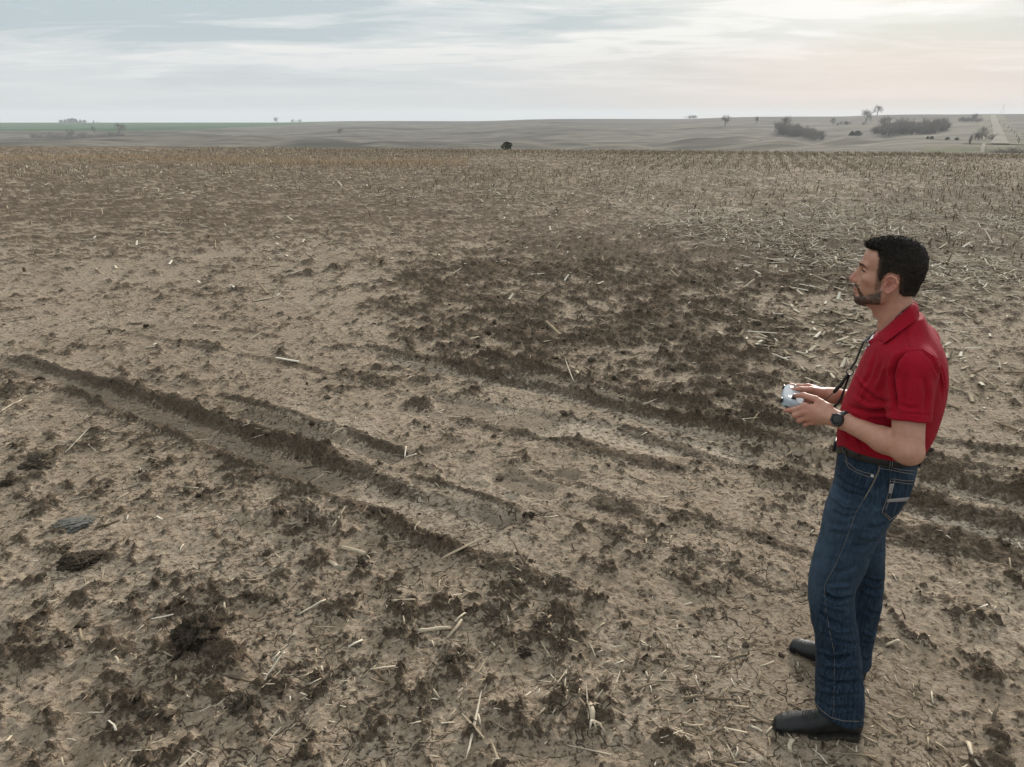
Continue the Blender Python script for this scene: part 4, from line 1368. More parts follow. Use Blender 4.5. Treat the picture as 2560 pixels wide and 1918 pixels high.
class Sdf:
    def __init__(self, xs, ys, zs):
        cat = lambda segs: np.unique(np.concatenate([np.arange(a, b, s) for a, b, s in segs]).round(5)).astype(np.float32)
        self.ax = [cat(xs), cat(ys), cat(zs)]
        self.D = np.full([len(a) for a in self.ax], 1.0, np.float32)

    def op(self, fn, lo, hi, k=0.0, mode='add', m=0.035):
        sl = tuple(slice(max(np.searchsorted(a, l - m) - 1, 0), np.searchsorted(a, h + m) + 1) for a, l, h in zip(self.ax, lo, hi))
        x, y, z = (a[s].reshape([-1 if i == j else 1 for j in range(3)]) for i, (a, s) in enumerate(zip(self.ax, sl)))
        d = fn(x, y, z)
        c = self.D[sl]
        if mode == 'add':
            if k > 0:
                h = np.clip(0.5 + 0.5 * (c - d) / k, 0, 1)
                r = c + (d - c) * h - k * h * (1 - h)
            else:
                r = np.minimum(c, d)
        else:
            d = -d if mode == 'cut' else d
            if k > 0:
                h = np.clip(0.5 - 0.5 * (c - d) / k, 0, 1)
                r = c + (d - c) * h + k * h * (1 - h)
            else:
                r = np.maximum(c, d)
        self.D[sl] = r

    def cone(self, a, b, ra, rb, k=0.0, mode='add', sq=None):
        a = np.asarray(a, float)
        b = np.asarray(b, float)
        ba = b - a
        bb = float(ba @ ba) + 1e-12
        r = max(ra, rb)

        def fn(x, y, z):
            px, py, pz = x - a[0], y - a[1], z - a[2]
            t = np.clip((px * ba[0] + py * ba[1] + pz * ba[2]) / bb, 0, 1)
            return np.sqrt((px - ba[0] * t) ** 2 + (py - ba[1] * t) ** 2 + (pz - ba[2] * t) ** 2) - (ra + (rb - ra) * t)
        self.op(fn, np.minimum(a, b) - r, np.maximum(a, b) + r, k, mode)

    def chain(self, pts, rs, k=0.0, mode='add'):
        for i in range(len(pts) - 1):
            self.cone(pts[i], pts[i + 1], rs[i], rs[i + 1], k if i == 0 else min(k, 0.004) if mode == 'add' else k, mode)

    def ell(self, c, r, k=0.0, mode='add', R=None):
        c = np.asarray(c, float)
        r = np.asarray(r, float)
        q = max(r) if R is not None else r

        def fn(x, y, z):
            px, py, pz = x - c[0], y - c[1], z - c[2]
            if R is not None:
                px, py, pz = (R[0][i] * px + R[1][i] * py + R[2][i] * pz for i in range(3))
            k0 = np.sqrt((px / r[0]) ** 2 + (py / r[1]) ** 2 + (pz / r[2]) ** 2)
            k1 = np.sqrt((px / r[0] ** 2) ** 2 + (py / r[1] ** 2) ** 2 + (pz / r[2] ** 2) ** 2) + 1e-9
            return k0 * (k0 - 1) / k1
        self.op(fn, c - q, c + q, k, mode)

    def loft(self, secs, k=0.0, mode='add', n=2.2, sm=3, z0=None, z1=None):
        """secs: (z, front x, back x, +y, -y)"""
        S = np.array(sorted(secs), float)
        zz = np.linspace(S[0, 0], S[-1, 0], 120)
        cols = []
        for c in range(1, 5):
            v = np.interp(zz, S[:, 0], S[:, c])
            ker = np.hanning(2 * sm + 9)
            ker /= ker.sum()
            pad = len(ker) // 2
            v = np.convolve(np.concatenate([2 * v[0] - v[pad:0:-1], v, 2 * v[-1] - v[-2:-pad - 2:-1]]), ker, 'valid')
            cols.append(v)
        za = S[0, 0] if z0 is None else z0
        zb = S[-1, 0] if z1 is None else z1

        def fn(x, y, z):
            f, b, l, r_ = (np.interp(z.ravel(), zz, v).reshape(z.shape).astype(np.float32) for v in cols)
            cx, cy = (f + b) / 2, (l + r_) / 2
            rx, ry = (f - b) / 2, (l - r_) / 2
            q = ((np.abs(x - cx) / rx) ** n + (np.abs(y - cy) / ry) ** n) ** (1 / n)
            d = (q - 1) * np.minimum(rx, ry)
            return np.maximum(np.maximum(d, za - z), z - zb)
        self.op(fn, (S[:, 2].min(), S[:, 4].min(), za), (S[:, 1].max(), S[:, 3].max(), zb), k, mode)

    def half(self, p, nrm, k=0.0, lo=None, hi=None, mode='max'):
        """keep the side where (q-p).n < 0"""
        p = np.asarray(p, float)
        nrm = np.asarray(nrm, float) / np.linalg.norm(nrm)
        lo = [a[0] for a in self.ax] if lo is None else lo
        hi = [a[-1] for a in self.ax] if hi is None else hi
        self.op(lambda x, y, z: (x - p[0]) * nrm[0] + (y - p[1]) * nrm[1] + (z - p[2]) * nrm[2] + 0 * (x + y + z), lo, hi, k, mode, m=0.0)

    def mesh(self):
        D = self.D
        ins = D < 0
        c = np.zeros([s - 1 for s in D.shape], np.int8)
        for i in (0, 1):
            for j in (0, 1):
                for k in (0, 1):
                    c += ins[i:ins.shape[0] - 1 + i, j:ins.shape[1] - 1 + j, k:ins.shape[2] - 1 + k]
        I, J, K = np.nonzero((c > 0) & (c < 8))
        acc = np.zeros((len(I), 3))
        cnt = np.zeros(len(I))
        corners = [(i, j, k) for i in (0, 1) for j in (0, 1) for k in (0, 1)]
        A = self.ax
        for ca in corners:
            for axn in range(3):
                if ca[axn]:
                    continue
                cb = list(ca)
                cb[axn] = 1
                d0 = D[I + ca[0], J + ca[1], K + ca[2]]
                d1 = D[I + cb[0], J + cb[1], K + cb[2]]
                m = (d0 < 0) != (d1 < 0)
                t = np.where(m, d0 / np.where(m, d0 - d1, 1), 0)
                p0 = np.stack([A[0][I + ca[0]], A[1][J + ca[1]], A[2][K + ca[2]]], 1)
                p1 = np.stack([A[0][I + cb[0]], A[1][J + cb[1]], A[2][K + cb[2]]], 1)
                acc += np.where(m[:, None], p0 + (p1 - p0) * t[:, None], 0)
                cnt += m
        V = acc / cnt[:, None]
        idx = np.full(c.shape, -1, np.int32)
        idx[I, J, K] = np.arange(len(I))
        Q = []
        for axn in range(3):
            sh = list(D.shape)
            a = [slice(None)] * 3
            b = [slice(None)] * 3
            a[axn] = slice(0, -1)
            b[axn] = slice(1, None)
            e = ins[tuple(a)] != ins[tuple(b)]
            i, j, k = np.nonzero(e)
            o1, o2 = [(1, 2), (2, 0), (0, 1)][axn]
            cc = np.stack([i, j, k], 1)
            ok = (cc[:, o1] > 0) & (cc[:, o2] > 0) & (cc[:, o1] < D.shape[o1] - 1) & (cc[:, o2] < D.shape[o2] - 1)
            cc = cc[ok]
            flip = ins[cc[:, 0], cc[:, 1], cc[:, 2]]
            q = []
            for u, v in ((0, 0), (1, 0), (1, 1), (0, 1)):
                w = cc.copy()
                w[:, o1] -= u
                w[:, o2] -= v
                q.append(idx[w[:, 0], w[:, 1], w[:, 2]])
            q = np.stack(q, 1)
            q[~flip] = q[~flip][:, ::-1]
            Q.append(q)
        Q = np.concatenate(Q)
        Q = Q[(Q >= 0).all(1)]
        return V, Q[:, ::-1] if False else Q


def normals(V, Q):
    n = np.cross(V[Q[:, 2]] - V[Q[:, 0]], V[Q[:, 3 if Q.shape[1] == 4 else 1]] - V[Q[:, 1 if Q.shape[1] == 4 else 0]])
    N = np.zeros_like(V)
    for i in range(Q.shape[1]):
        np.add.at(N, Q[:, i], n)
    return N / (np.linalg.norm(N, axis=1)[:, None] + 1e-12)


def smooth_verts(V, Q, it=2, lam=0.5, w=None):
    E = np.concatenate([Q[:, [i, (i + 1) % 4]] for i in range(4)])
    for _ in range(it):
        S = np.zeros_like(V)
        C = np.zeros(len(V))
        np.add.at(S, E[:, 0], V[E[:, 1]])
        np.add.at(S, E[:, 1], V[E[:, 0]])
        np.add.at(C, E[:, 0], 1)
        np.add.at(C, E[:, 1], 1)
        step = lam * (S / np.maximum(C, 1)[:, None] - V)
        V = V + (step if w is None else step * w[:, None])
    return V


def bvh(V, Q):
    return BVHTree.FromPolygons([tuple(v) for v in V], [tuple(q) for q in Q])


def hit(tree, px, py, off=0.0):
    d = Vector(dir_l(px, py)).normalized()
    p, n, i, dist = tree.ray_cast(Vector(CAM_L), d)
    if p is None:
        return None
    if n.dot(d) > 0:
        n = -n
    return np.array(p + n * off), np.array(n)


def hits(tree, pts, off=0.0, dens=6):
    """points of a stroke of the photograph laid on a surface"""
    P = np.asarray(pts, float)
    out = []
    for i in range(len(P) - 1):
        for t in np.linspace(0, 1, dens, endpoint=(i == len(P) - 2)):
            h = hit(tree, *(P[i] + (P[i + 1] - P[i]) * t), off)
            if h is not None:
                out.append(h[0])
    return np.array(out)


def crease(V, N, tree, strokes, fade=0.25):
    """push a surface in (negative depth) or out along strokes: folds of cloth"""
    D = np.zeros(len(V))
    for pts, width, depth in strokes:
        C = hits(tree, pts, 0, 8)
        if len(C) < 2:
            continue
        al = np.linspace(0, 1, len(C))
        env = np.minimum(1, np.minimum(al, 1 - al) / fade + 0.15)
        lo, hi = C.min(0) - 3 * width, C.max(0) + 3 * width
        sel = np.nonzero(((V > lo) & (V < hi)).all(1))[0]
        if not len(sel):
            continue
        d2 = ((V[sel][:, None, :] - C[None]) ** 2).sum(2)
        j = d2.argmin(1)
        d = np.sqrt(d2[np.arange(len(sel)), j])
        D[sel] += depth * env[j] * (np.exp(-(d / width) ** 2) - 0.35 * np.exp(-((d - 1.7 * width) / width) ** 2))
    return V + N * D[:, None]


# ------------------------------------------------------------------ materials
def skin_mat():
    m, t, b = principled('skin', (0.5, 0.29, 0.21), 0.52, 0.35)
    b.inputs['Subsurface Weight'].default_value = 0.12
    b.inputs['Subsurface Radius'].default_value = (0.012, 0.005, 0.003)
    b.inputs['Subsurface Scale'].default_value = 0.5
    tc = node(t, 'ShaderNodeTexCoord')
    at = lambda n: node(t, 'ShaderNodeAttribute', attribute_name=n).outputs['Fac']
    f = ramp(t, noise(t, tc.outputs['Object'], 38, 4, 0.6), [(0.3, 0.0), (0.7, 1.0)])
    c = mixc(t, f, (0.400, 0.205, 0.138), (0.485, 0.265, 0.188))
    f2 = ramp(t, noise(t, tc.outputs['Object'], 420, 2, 0.5), [(0.62, 0.0), (0.75, 0.5)])
    c = mixc(t, f2, c, (0.36, 0.17, 0.11))
    c = mixc(t, mathn(t, 'MULTIPLY', at('red'), 0.55), c, (0.46, 0.16, 0.13))
    c = mixc(t, mathn(t, 'MULTIPLY', at('lip'), 0.7), c, (0.40, 0.16, 0.13))
    bn = ramp(t, noise(t, tc.outputs['Object'], 330, 3, 0.6), [(0.3, 0.55), (0.55, 1.0)])
    c = mixc(t, mathn(t, 'MULTIPLY', at('beard'), bn, True), c, (0.030, 0.018, 0.012))
    t.links.new(c, b.inputs['Base Color'])
    bp = node(t, 'ShaderNodeBump')
    bp.inputs['Strength'].default_value = 0.6
    bp.inputs['Distance'].default_value = 0.0012
    t.links.new(noise(t, tc.outputs['Object'], 160, 4, 0.6), bp.inputs['Height'])
    t.links.new(bp.outputs[0], b.inputs['Normal'])
    return m


def cloth_mat(name, c1, c2, weave, wear=None, spec=0.15, sheen=0.15, rough=0.85):
    m, t, b = principled(name, c1, rough, spec)
    b.inputs['Sheen Weight'].default_value = sheen
    tc = node(t, 'ShaderNodeTexCoord')
    ob = tc.outputs['Object']
    f = ramp(t, noise(t, ob, 9, 5, 0.6), [(0.35, 0.0), (0.68, 1.0)])
    c = mixc(t, f, c1, c2)
    mp = node(t, 'ShaderNodeMapping')
    mp.inputs['Scale'].default_value = weave
    t.links.new(ob, mp.inputs[0])
    w = noise(t, mp.outputs[0], 1.0, 2, 0.5)
    if wear is not None:
        mp2 = node(t, 'ShaderNodeMapping')
        mp2.inputs['Scale'].default_value = (150, 150, 9)
        t.links.new(ob, mp2.inputs[0])
        slub = noise(t, mp2.outputs[0], 1.0, 3, 0.6)
        c = mixc(t, ramp(t, slub, [(0.42, 0.0), (0.70, 0.55)]), c, wear)
    c = mixc(t, ramp(t, w, [(0.35, 0.0), (0.65, 0.45)]), c, tuple(min(1, q * 1.5) for q in c2))
    if wear is not None:
        at = node(t, 'ShaderNodeAttribute', attribute_name='wear').outputs['Fac']
        wn = ramp(t, noise(t, ob, 26, 5, 0.7), [(0.3, 0.35), (0.7, 1.0)])
        c = mixc(t, mathn(t, 'MULTIPLY', at, wn, True), c, wear)
    t.links.new(c, b.inputs['Base Color'])
    bp = node(t, 'ShaderNodeBump')
    bp.inputs['Strength'].default_value = 0.5
    bp.inputs['Distance'].default_value = 0.0015
    t.links.new(w, bp.inputs['Height'])
    bp2 = node(t, 'ShaderNodeBump')
    bp2.inputs['Strength'].default_value = 0.7
    bp2.inputs['Distance'].default_value = 0.008
    t.links.new(noise(t, ob, 14, 4, 0.55, 0.8), bp2.inputs['Height'])
    t.links.new(bp.outputs[0], bp2.inputs['Normal'])
    t.links.new(bp2.outputs[0], b.inputs['Normal'])
    return m


M_skin = skin_mat()
M_shirt = cloth_mat('red_pique', (0.225, 0.003, 0.012), (0.27, 0.004, 0.016), (900, 900, 900), sheen=0.03)
M_denim = cloth_mat('denim', (0.0055, 0.0115, 0.022), (0.008, 0.017, 0.031), (700, 700, 90), wear=(0.055, 0.090, 0.130), sheen=0.02)
M_thread = noisy_mat('pale_thread', (0.30, 0.25, 0.19), (0.20, 0.17, 0.13), 300, 0.8)
M_black_strap = noisy_mat('black_webbing', (0.008, 0.008, 0.009), (0.016, 0.016, 0.017), 260, 0.6, 0.3, 0.0008, 900)
M_belt = noisy_mat('black_leather', (0.010, 0.010, 0.010), (0.018, 0.017, 0.016), 60, 0.42, 0.45, 0.0006, 400)
M_boot = noisy_mat('boot_leather', (0.007, 0.0072, 0.0078), (0.014, 0.0138, 0.014), 22, 0.46, 0.32, 0.0012, 120)
M_sole = noisy_mat('boot_sole', (0.018, 0.017, 0.016), (0.045, 0.038, 0.030), 45, 0.8, 0.15, 0.001, 200)
M_beard = noisy_mat('beard_hair', (0.012, 0.008, 0.006), (0.025, 0.016, 0.011), 160, 0.8, 0.1)
M_hair = noisy_mat('dark_hair', (0.009, 0.0072, 0.006), (0.026, 0.020, 0.015), 210, 0.7, 0.15, 0.004, 260)
M_watch = noisy_mat('watch_rubber', (0.016, 0.017, 0.018), (0.028, 0.028, 0.03), 200, 0.5, 0.4)
M_glass = noisy_mat('watch_glass', (0.006, 0.007, 0.008), (0.010, 0.011, 0.012), 300, 0.12, 0.5)
M_digit = noisy_mat('watch_digits', (0.05, 0.055, 0.055), (0.07, 0.075, 0.07), 300, 0.4)
_t = M_hair.node_tree
_b = _t.nodes['Principled BSDF']
_l = _b.inputs['Base Color'].links[0].from_socket
_t.links.new(mixc(_t, mathn(_t, 'MULTIPLY', node(_t, 'ShaderNodeAttribute', attribute_name='fade').outputs['Fac'], 0.6), _l, (0.12, 0.075, 0.055)), _b.inputs['Base Color'])
M_white = noisy_mat('white_cotton', (0.72, 0.73, 0.75), (0.62, 0.63, 0.66), 90, 0.8)
M_grey = noisy_mat('grey_cotton', (0.13, 0.15, 0.17), (0.18, 0.20, 0.22), 90, 0.8)
M_metal = noisy_mat('pale_metal', (0.55, 0.55, 0.55), (0.45, 0.45, 0.45), 200, 0.35, 0.5, Metallic=0.8)
M_eye = noisy_mat('eye_white', (0.55, 0.50, 0.47), (0.45, 0.38, 0.34), 200, 0.2, 0.5)
M_iris = noisy_mat('iris', (0.03, 0.02, 0.014), (0.05, 0.03, 0.02), 400, 0.1, 0.5)

person = bpy.data.objects.new('person', None)
col.objects.link(person)
person.location = P_O + np.array([0, 0, -0.012])
person.rotation_euler = (0, 0, FACE_ANG)
person['label'] = 'man in red polo shirt and blue jeans looking aside while holding a grey remote'
person['category'] = 'person'

# ------------------------------------------------------------------ body (head, neck, trunk, arms, hands in one skin)
ELB_N = np.array([-0.118, 0.262, 1.243])
SHO_N = np.array([-0.075, 0.165, 1.488])
WRI_N = PL(2104, 1042, 0.125)
ELB_F = np.array([-0.10, -0.262, 1.20])
SHO_F = np.array([-0.075, -0.165, 1.488])
WRI_F = PL(2080, 981, -0.105)


def skull(S):
    S.ell((0.024, 0, 1.764), (0.090, 0.0725, 0.078))
    S.ell((0.066, 0, 1.788), (0.050, 0.060, 0.043), 0.02)


S = Sdf([(-0.26, -0.085, 0.006), (-0.085, 0.335, 0.0024)],
        [(-0.33, -0.135, 0.006), (-0.135, 0.135, 0.0024), (0.135, 0.33, 0.004)],
        [(0.02, 1.14, 0.014), (1.14, 1.34, 0.0026), (1.34, 1.56, 0.006), (1.56, 1.87, 0.0022)])
# trunk and legs inside the clothes
S.loft([(0.90, 0.05, -0.12, 0.10, -0.12), (1.05, 0.06, -0.14, 0.10, -0.13), (1.2, 0.06, -0.15, 0.115, -0.135), (1.4, 0.04, -0.155, 0.145, -0.145),
        (1.49, 0.015, -0.125, 0.12, -0.12), (1.55, 0.0, -0.09, 0.065, -0.065)])
for s in (1, -1):
    S.chain([(-0.03, 0.065 * s, 0.95), (0.02 if s > 0 else -0.05, 0.145 * s, 0.60), (-0.08, 0.18 * s, 0.12)], [0.055, 0.042, 0.035], 0.02)
# neck
S.cone((0.008, 0, 1.665), (-0.03, 0, 1.53), 0.051, 0.060, 0.02)
S.cone((-0.01, 0.03, 1.70), (0.012, 0.018, 1.56), 0.018, 0.02, 0.02)
S.cone((-0.01, -0.03, 1.70), (0.012, -0.018, 1.56), 0.018, 0.02, 0.02)
S.ell((0.048, 0, 1.607), (0.015, 0.013, 0.017), 0.015)
for s in (1, -1):
    S.cone((-0.04, 0.02 * s, 1.575), (-0.065, 0.11 * s, 1.505), 0.042, 0.035, 0.02)
# head
H = Sdf(*[[(float(a[0]), float(a[-1]) + 1e-6, 1.0)] for a in S.ax])
H.ax = S.ax
H.D = S.D
skull(S)
S.ell((0.058, 0, 1.703), (0.060, 0.056, 0.078), 0.02)
S.ell((0.020, 0, 1.700), (0.050, 0.060, 0.060), 0.02)
for s in (1, -1):
    S.ell((0.078, 0.043 * s, 1.722), (0.028, 0.018, 0.017), 0.02)
    S.chain([(0.030, 0.056 * s, 1.690), (0.048, 0.052 * s, 1.662), (0.100, 0.018 * s, 1.648)], [0.014, 0.016, 0.017], 0.016)
    S.cone((0.117, 0.010 * s, 1.7655), (0.098, 0.042 * s, 1.7655), 0.0098, 0.0088, 0.012)
S.ell((0.105, 0, 1.649), (0.020, 0.024, 0.019), 0.016)
S.ell((0.094, 0, 1.684), (0.034, 0.032, 0.030), 0.016)
# under the chin
S.cone((0.085, 0, 1.650), (0.02, 0, 1.640), 0.022, 0.03, 0.02)
# eye sockets, lids
for s in (1, -1):
    S.ell((0.121, 0.029 * s, 1.7485), (0.020, 0.017, 0.0105), 0.010, 'cut')
    S.ell((0.096, 0.031 * s, 1.7475), (0.0145, 0.0155, 0.0135), 0.004)
    S.chain([(0.1105, 0.017 * s, 1.7468), (0.1135, 0.028 * s, 1.7462), (0.108, 0.042 * s, 1.7455), (0.101, 0.047 * s, 1.7448)], [0.0022, 0.0030, 0.0028, 0.0014], 0.002, 'cut')
# nose
S.cone((0.1155, 0, 1.755), (0.1385, 0, 1.7135), 0.0080, 0.0100, 0.010)
S.cone((0.112, 0, 1.745), (0.120, 0, 1.709), 0.010, 0.0165, 0.008)
S.ell((0.1365, 0, 1.7110), (0.0125, 0.0115, 0.0100), 0.006)
for s in (1, -1):
    S.ell((0.1260, 0.0115 * s, 1.7060), (0.0105, 0.0070, 0.0080), 0.005)
    S.ell((0.1330, 0.0058 * s, 1.6985), (0.0050, 0.0032, 0.0030), 0.002, 'cut')
    S.chain([(0.1195, 0.0225 * s, 1.708), (0.114, 0.0265 * s, 1.700), (0.106, 0.030 * s, 1.688)], [0.0014, 0.0020, 0.0014], 0.004, 'cut')
# lips
S.chain([(0.110, 0.022, 1.6785), (0.1245, 0.008, 1.6825), (0.1265, 0, 1.6820), (0.1245, -0.008, 1.6825), (0.110, -0.022, 1.6785)], [0.0035, 0.0055, 0.0056, 0.0055, 0.0035], 0.005)
S.chain([(0.109, 0.020, 1.6745), (0.1205, 0.009, 1.6695), (0.1220, 0, 1.6690), (0.1205, -0.009, 1.6695), (0.109, -0.020, 1.6745)], [0.0035, 0.0062, 0.0066, 0.0062, 0.0035], 0.005)
S.chain([(0.112, 0.024, 1.6765), (0.130, 0.008, 1.6764), (0.132, 0, 1.6766), (0.130, -0.008, 1.6764), (0.112, -0.024, 1.6765)], [0.0010, 0.0016, 0.0016, 0.0016, 0.0010], 0.003, 'cut')
# ears
for s in (1, -1):
    e = lambda f, y, z: (f, y * s, z)
    S.ell(e(0.022, 0.0725, 1.717), (0.0185, 0.010, 0.0255), 0.005)
    S.ell(e(0.021, 0.0830, 1.719), (0.0135, 0.0075, 0.0190), 0.003, 'cut')
    S.chain([e(0.034, 0.075, 1.7190), e(0.0385, 0.077, 1.7300), e(0.033, 0.0805, 1.7410), e(0.021, 0.0845, 1.7455), e(0.009, 0.0875, 1.7400),
             e(0.002, 0.0880, 1.7280), e(0.0045, 0.0860, 1.7130), e(0.014, 0.0815, 1.6990), e(0.024, 0.0785, 1.6915), e(0.033, 0.0755, 1.6955)],
            [0.0030, 0.0034, 0.0038, 0.0040, 0.0041, 0.0041, 0.0040, 0.0046, 0.0056, 0.0042], 0.003)
    S.chain([e(0.028, 0.0795, 1.7335), e(0.014, 0.0815, 1.7290), e(0.011, 0.0810, 1.7180), e(0.019, 0.0795, 1.7055), e(0.030, 0.0775, 1.7035)], [0.0028, 0.0032, 0.0034, 0.0036, 0.0030], 0.003)
    S.ell(e(0.0365, 0.0760, 1.7140), (0.0045, 0.0055, 0.0065), 0.003)
    S.ell(e(0.027, 0.0790, 1.7140), (0.0065, 0.0080, 0.0075), 0.002, 'cut')
# arms
for sho, elb, wri, s in ((SHO_N, ELB_N, WRI_N, 1), (SHO_F, ELB_F, WRI_F, -1)):
    S.cone(sho, elb, 0.040, 0.040, 0.02)
    S.cone(sho * 0.45 + elb * 0.55, elb, 0.0445, 0.0405, 0.02)
    fw = wri - elb
    S.cone(elb + fw * 0.02, elb + fw * 0.35 + np.array([0, 0, -0.002]), 0.035, 0.0395, 0.02)
    S.cone(elb + fw * 0.30, wri - fw * 0.06, 0.0395, 0.0275, 0.02)
    S.ell(elb + np.array([-0.012, 0.0, -0.008]), (0.029, 0.029, 0.030), 0.02)


def hand(S, wri, joints, mcps, thumb, palm_in):
    """joints: four fingers [mcp, pip, dip, tip]; thumb [cmc, mcp, ip, tip]"""
    # carpal block and metacarpals
    for i, fj in enumerate(joints):
        base = wri + (fj[0] - wri) * 0.12
        S.cone(base, fj[0], 0.0165 if i in (1, 2) else 0.0155, 0.0125 - 0.0008 * (i == 3), 0.012)
        mid = (base + fj[0]) / 2 + palm_in * 0.010
        S.cone(base + palm_in * 0.004, fj[0] * 0.75 + base * 0.25 + palm_in * 0.011, 0.014, 0.010, 0.010)
    S.cone(wri + (joints[1][0] - wri) * -0.10, wri + (joints[1][0] - wri) * 0.15, 0.0262, 0.0225, 0.02)
    for i, fj in enumerate(joints):
        r = [0.0105, 0.0110, 0.0105, 0.0092][i]
        S.chain(fj, [r, r * 0.93, r * 0.84, r * 0.72], 0.006)
        S.ell(fj[0], (0.0122, 0.0118, 0.0122), 0.006)
        S.ell(fj[1], (r * 0.99,) * 3, 0.003)
    S.cone(wri + (thumb[0] - wri) * 0.2, thumb[0], 0.018, 0.0165, 0.012)
    S.chain(thumb, [0.0160, 0.0118, 0.0102, 0.0078], 0.012)
    S.ell(thumb[2], (0.0106,) * 3, 0.003)
    # web between thumb and index
    S.cone((thumb[0] + thumb[1]) / 2, (joints[0][0] * 0.75 + wri * 0.25), 0.010, 0.010, 0.014)


A = lambda *q: [PL(*v) for v in q]
fing_n = [A((2013, 1008, 0.098), (1988, 1016, 0.100), (1974, 1018, 0.092), (1964, 1018.5, 0.082)),
          A((2014, 1022, 0.104), (1989, 1030, 0.106), (1985, 1028, 0.078), (1990, 1020, 0.062)),
          A((2022, 1035, 0.104), (1999, 1043, 0.103), (1997, 1038, 0.076), (2003, 1029, 0.060)),
          A((2034, 1046, 0.099), (2015, 1053, 0.096), (2013, 1047, 0.074), (2018, 1039, 0.060))]
thumb_n = A((2068, 1012, 0.098), (2040, 990, 0.074), (2010, 980.5, 0.050), (1987, 982, 0.040))
hand(S, WRI_N, fing_n, None, thumb_n, np.array([0.0, -1.0, 0.0]))
fing_f = [A((2020, 960, -0.098), (1978, 957.5, -0.096), (1966, 963, -0.090), (1960, 975, -0.078)),
          A((2020, 972, -0.106), (1984, 972, -0.110), (1977, 982, -0.100), (1984, 992, -0.075)),
          A((2026, 984, -0.106), (1996, 988, -0.110), (1988, 996, -0.098), (1996, 1003, -0.072)),
          A((2036, 994, -0.102), (2010, 1000, -0.104), (2002, 1006, -0.094), (2008, 1011, -0.072))]
thumb_f = A((2052, 976, -0.084), (2028, 967, -0.064), (2002, 966, -0.050), (1980, 967, -0.040))
hand(S, WRI_F, fing_f, None, thumb_f, np.array([0.0, 1.0, 0.0]))
Vb, Qb = S.mesh()
Vb = smooth_verts(Vb, Qb, 2, 0.35)
body_tree = bvh(Vb, Qb)
del S, H

# ---- hair line (side view)
poly = np.array([(0.128, 1.862), (0.108, 1.816), (0.075, 1.8175), (0.0675, 1.798), (0.0655, 1.752), (0.0645, 1.724), (0.0515, 1.722), (0.045, 1.742), (0.030, 1.754), (0.008, 1.752), (-0.004, 1.738),
                 (-0.0055, 1.715), (-0.009, 1.690), (-0.020, 1.681), (-0.085, 1.674), (-0.12, 1.72), (-0.10, 1.875), (0.05, 1.90)])


def poly_sd(px, pz):
    best = np.full(px.shape, 9.0)
    inside = np.zeros(px.shape, bool)
    n = len(poly)
    for i in range(n):
        a, b = poly[i], poly[(i + 1) % n]
        e = b - a
        t = np.clip(((px - a[0]) * e[0] + (pz - a[1]) * e[1]) / (e @ e), 0, 1)
        best = np.minimum(best, np.hypot(px - a[0] - e[0] * t, pz - a[1] - e[1] * t))
        c = (a[1] > pz) != (b[1] > pz)
        with np.errstate(divide='ignore', invalid='ignore'):
            xi = a[0] + (pz - a[1]) / (b[1] - a[1] + 1e-12) * e[0]
        inside ^= c & (px < xi)
    return np.where(inside, best, -best)


# ---- masks on the skin
x, y, z = Vb.T
ay = np.abs(y)
head_m = z > 1.615


def blob(px, py, pz, r, soft):
    return 1 - sstep(r * (1 - soft), r, np.sqrt(((x - px[0]) / 1) ** 2 + (ay - py) ** 2 + (z - pz) ** 2)) if False else None


nz = fbm(x * 140, (z + y) * 140, 3, 3)
beard = np.zeros(len(Vb))
# moustache, ring round the mouth, chin, jaw line, sideburn
mus = sstep(0.0, 0.003, z - 1.6845) * sstep(0.0, 0.004, 1.6985 - z) * sstep(0.098, 0.106, x) * sstep(0.030, 0.024, ay)
side = sstep(0.006, 0.003, np.abs(ay - 0.0265 - 0.25 * (1.69 - z))) * sstep(1.652, 1.660, z) * sstep(1.692, 1.686, z) * sstep(0.085, 0.095, x)
chin = sstep(1.6605, 1.6545, z) * sstep(0.078, 0.092, x) * sstep(1.612, 1.624, z)
soul = sstep(0.009, 0.005, ay) * sstep(1.6655, 1.662, z) * sstep(1.65, 1.655, z) * sstep(0.1, 0.105, x)
jl = 1.688 - (x - 0.045) * 0.62
jaw = sstep(0.012, -0.002, z - jl) * sstep(0.036, 0.046, x) * sstep(1.636, 1.644, z + (x - 0.06) * 0.2) * sstep(0.125, 0.10, x) * sstep(0.015, 0.03, ay)
burn = sstep(0.012, 0.006, np.abs(x - 0.0565)) * sstep(1.66, 1.68, z) * sstep(1.75, 1.735, z) * sstep(0.045, 0.052, ay)
beard = np.clip(np.maximum.reduce([mus * 1.4, side * 1.3, chin * 1.6, soul * 1.2, jaw * 1.15, burn * 0.7]) * (0.88 + 0.35 * nz), 0, 1) * head_m
brow = sstep(0.0060, 0.0036, np.abs(z - 1.7645 - 0.10 * (ay - 0.03) + 3.5 * np.maximum(0, ay - 0.034) ** 1.5)) * sstep(0.010, 0.014, ay) * sstep(0.052, 0.046, ay) * sstep(0.085, 0.095, x)
beard = np.maximum(beard, np.clip(brow * (1.1 + 0.5 * nz), 0, 1))
stubble = np.clip(sstep(1.70, 1.66, z) * sstep(1.60, 1.63, z) * sstep(0.02, 0.05, x) * 0.14, 0, 1)
beard = np.maximum(beard, stubble * head_m)
hl_ = poly_sd(x, z)
beard = np.maximum(beard, np.clip(0.8 * sstep(-0.0075, 0.001, hl_) * (0.8 + 0.9 * nz), 0, 1) * (ay > 0.035) * (z > 1.675) * (x > -0.03) * (x < 0.095) * (~((x < 0.046) & (x > -0.006) & (z < 1.752) & (ay > 0.068))))
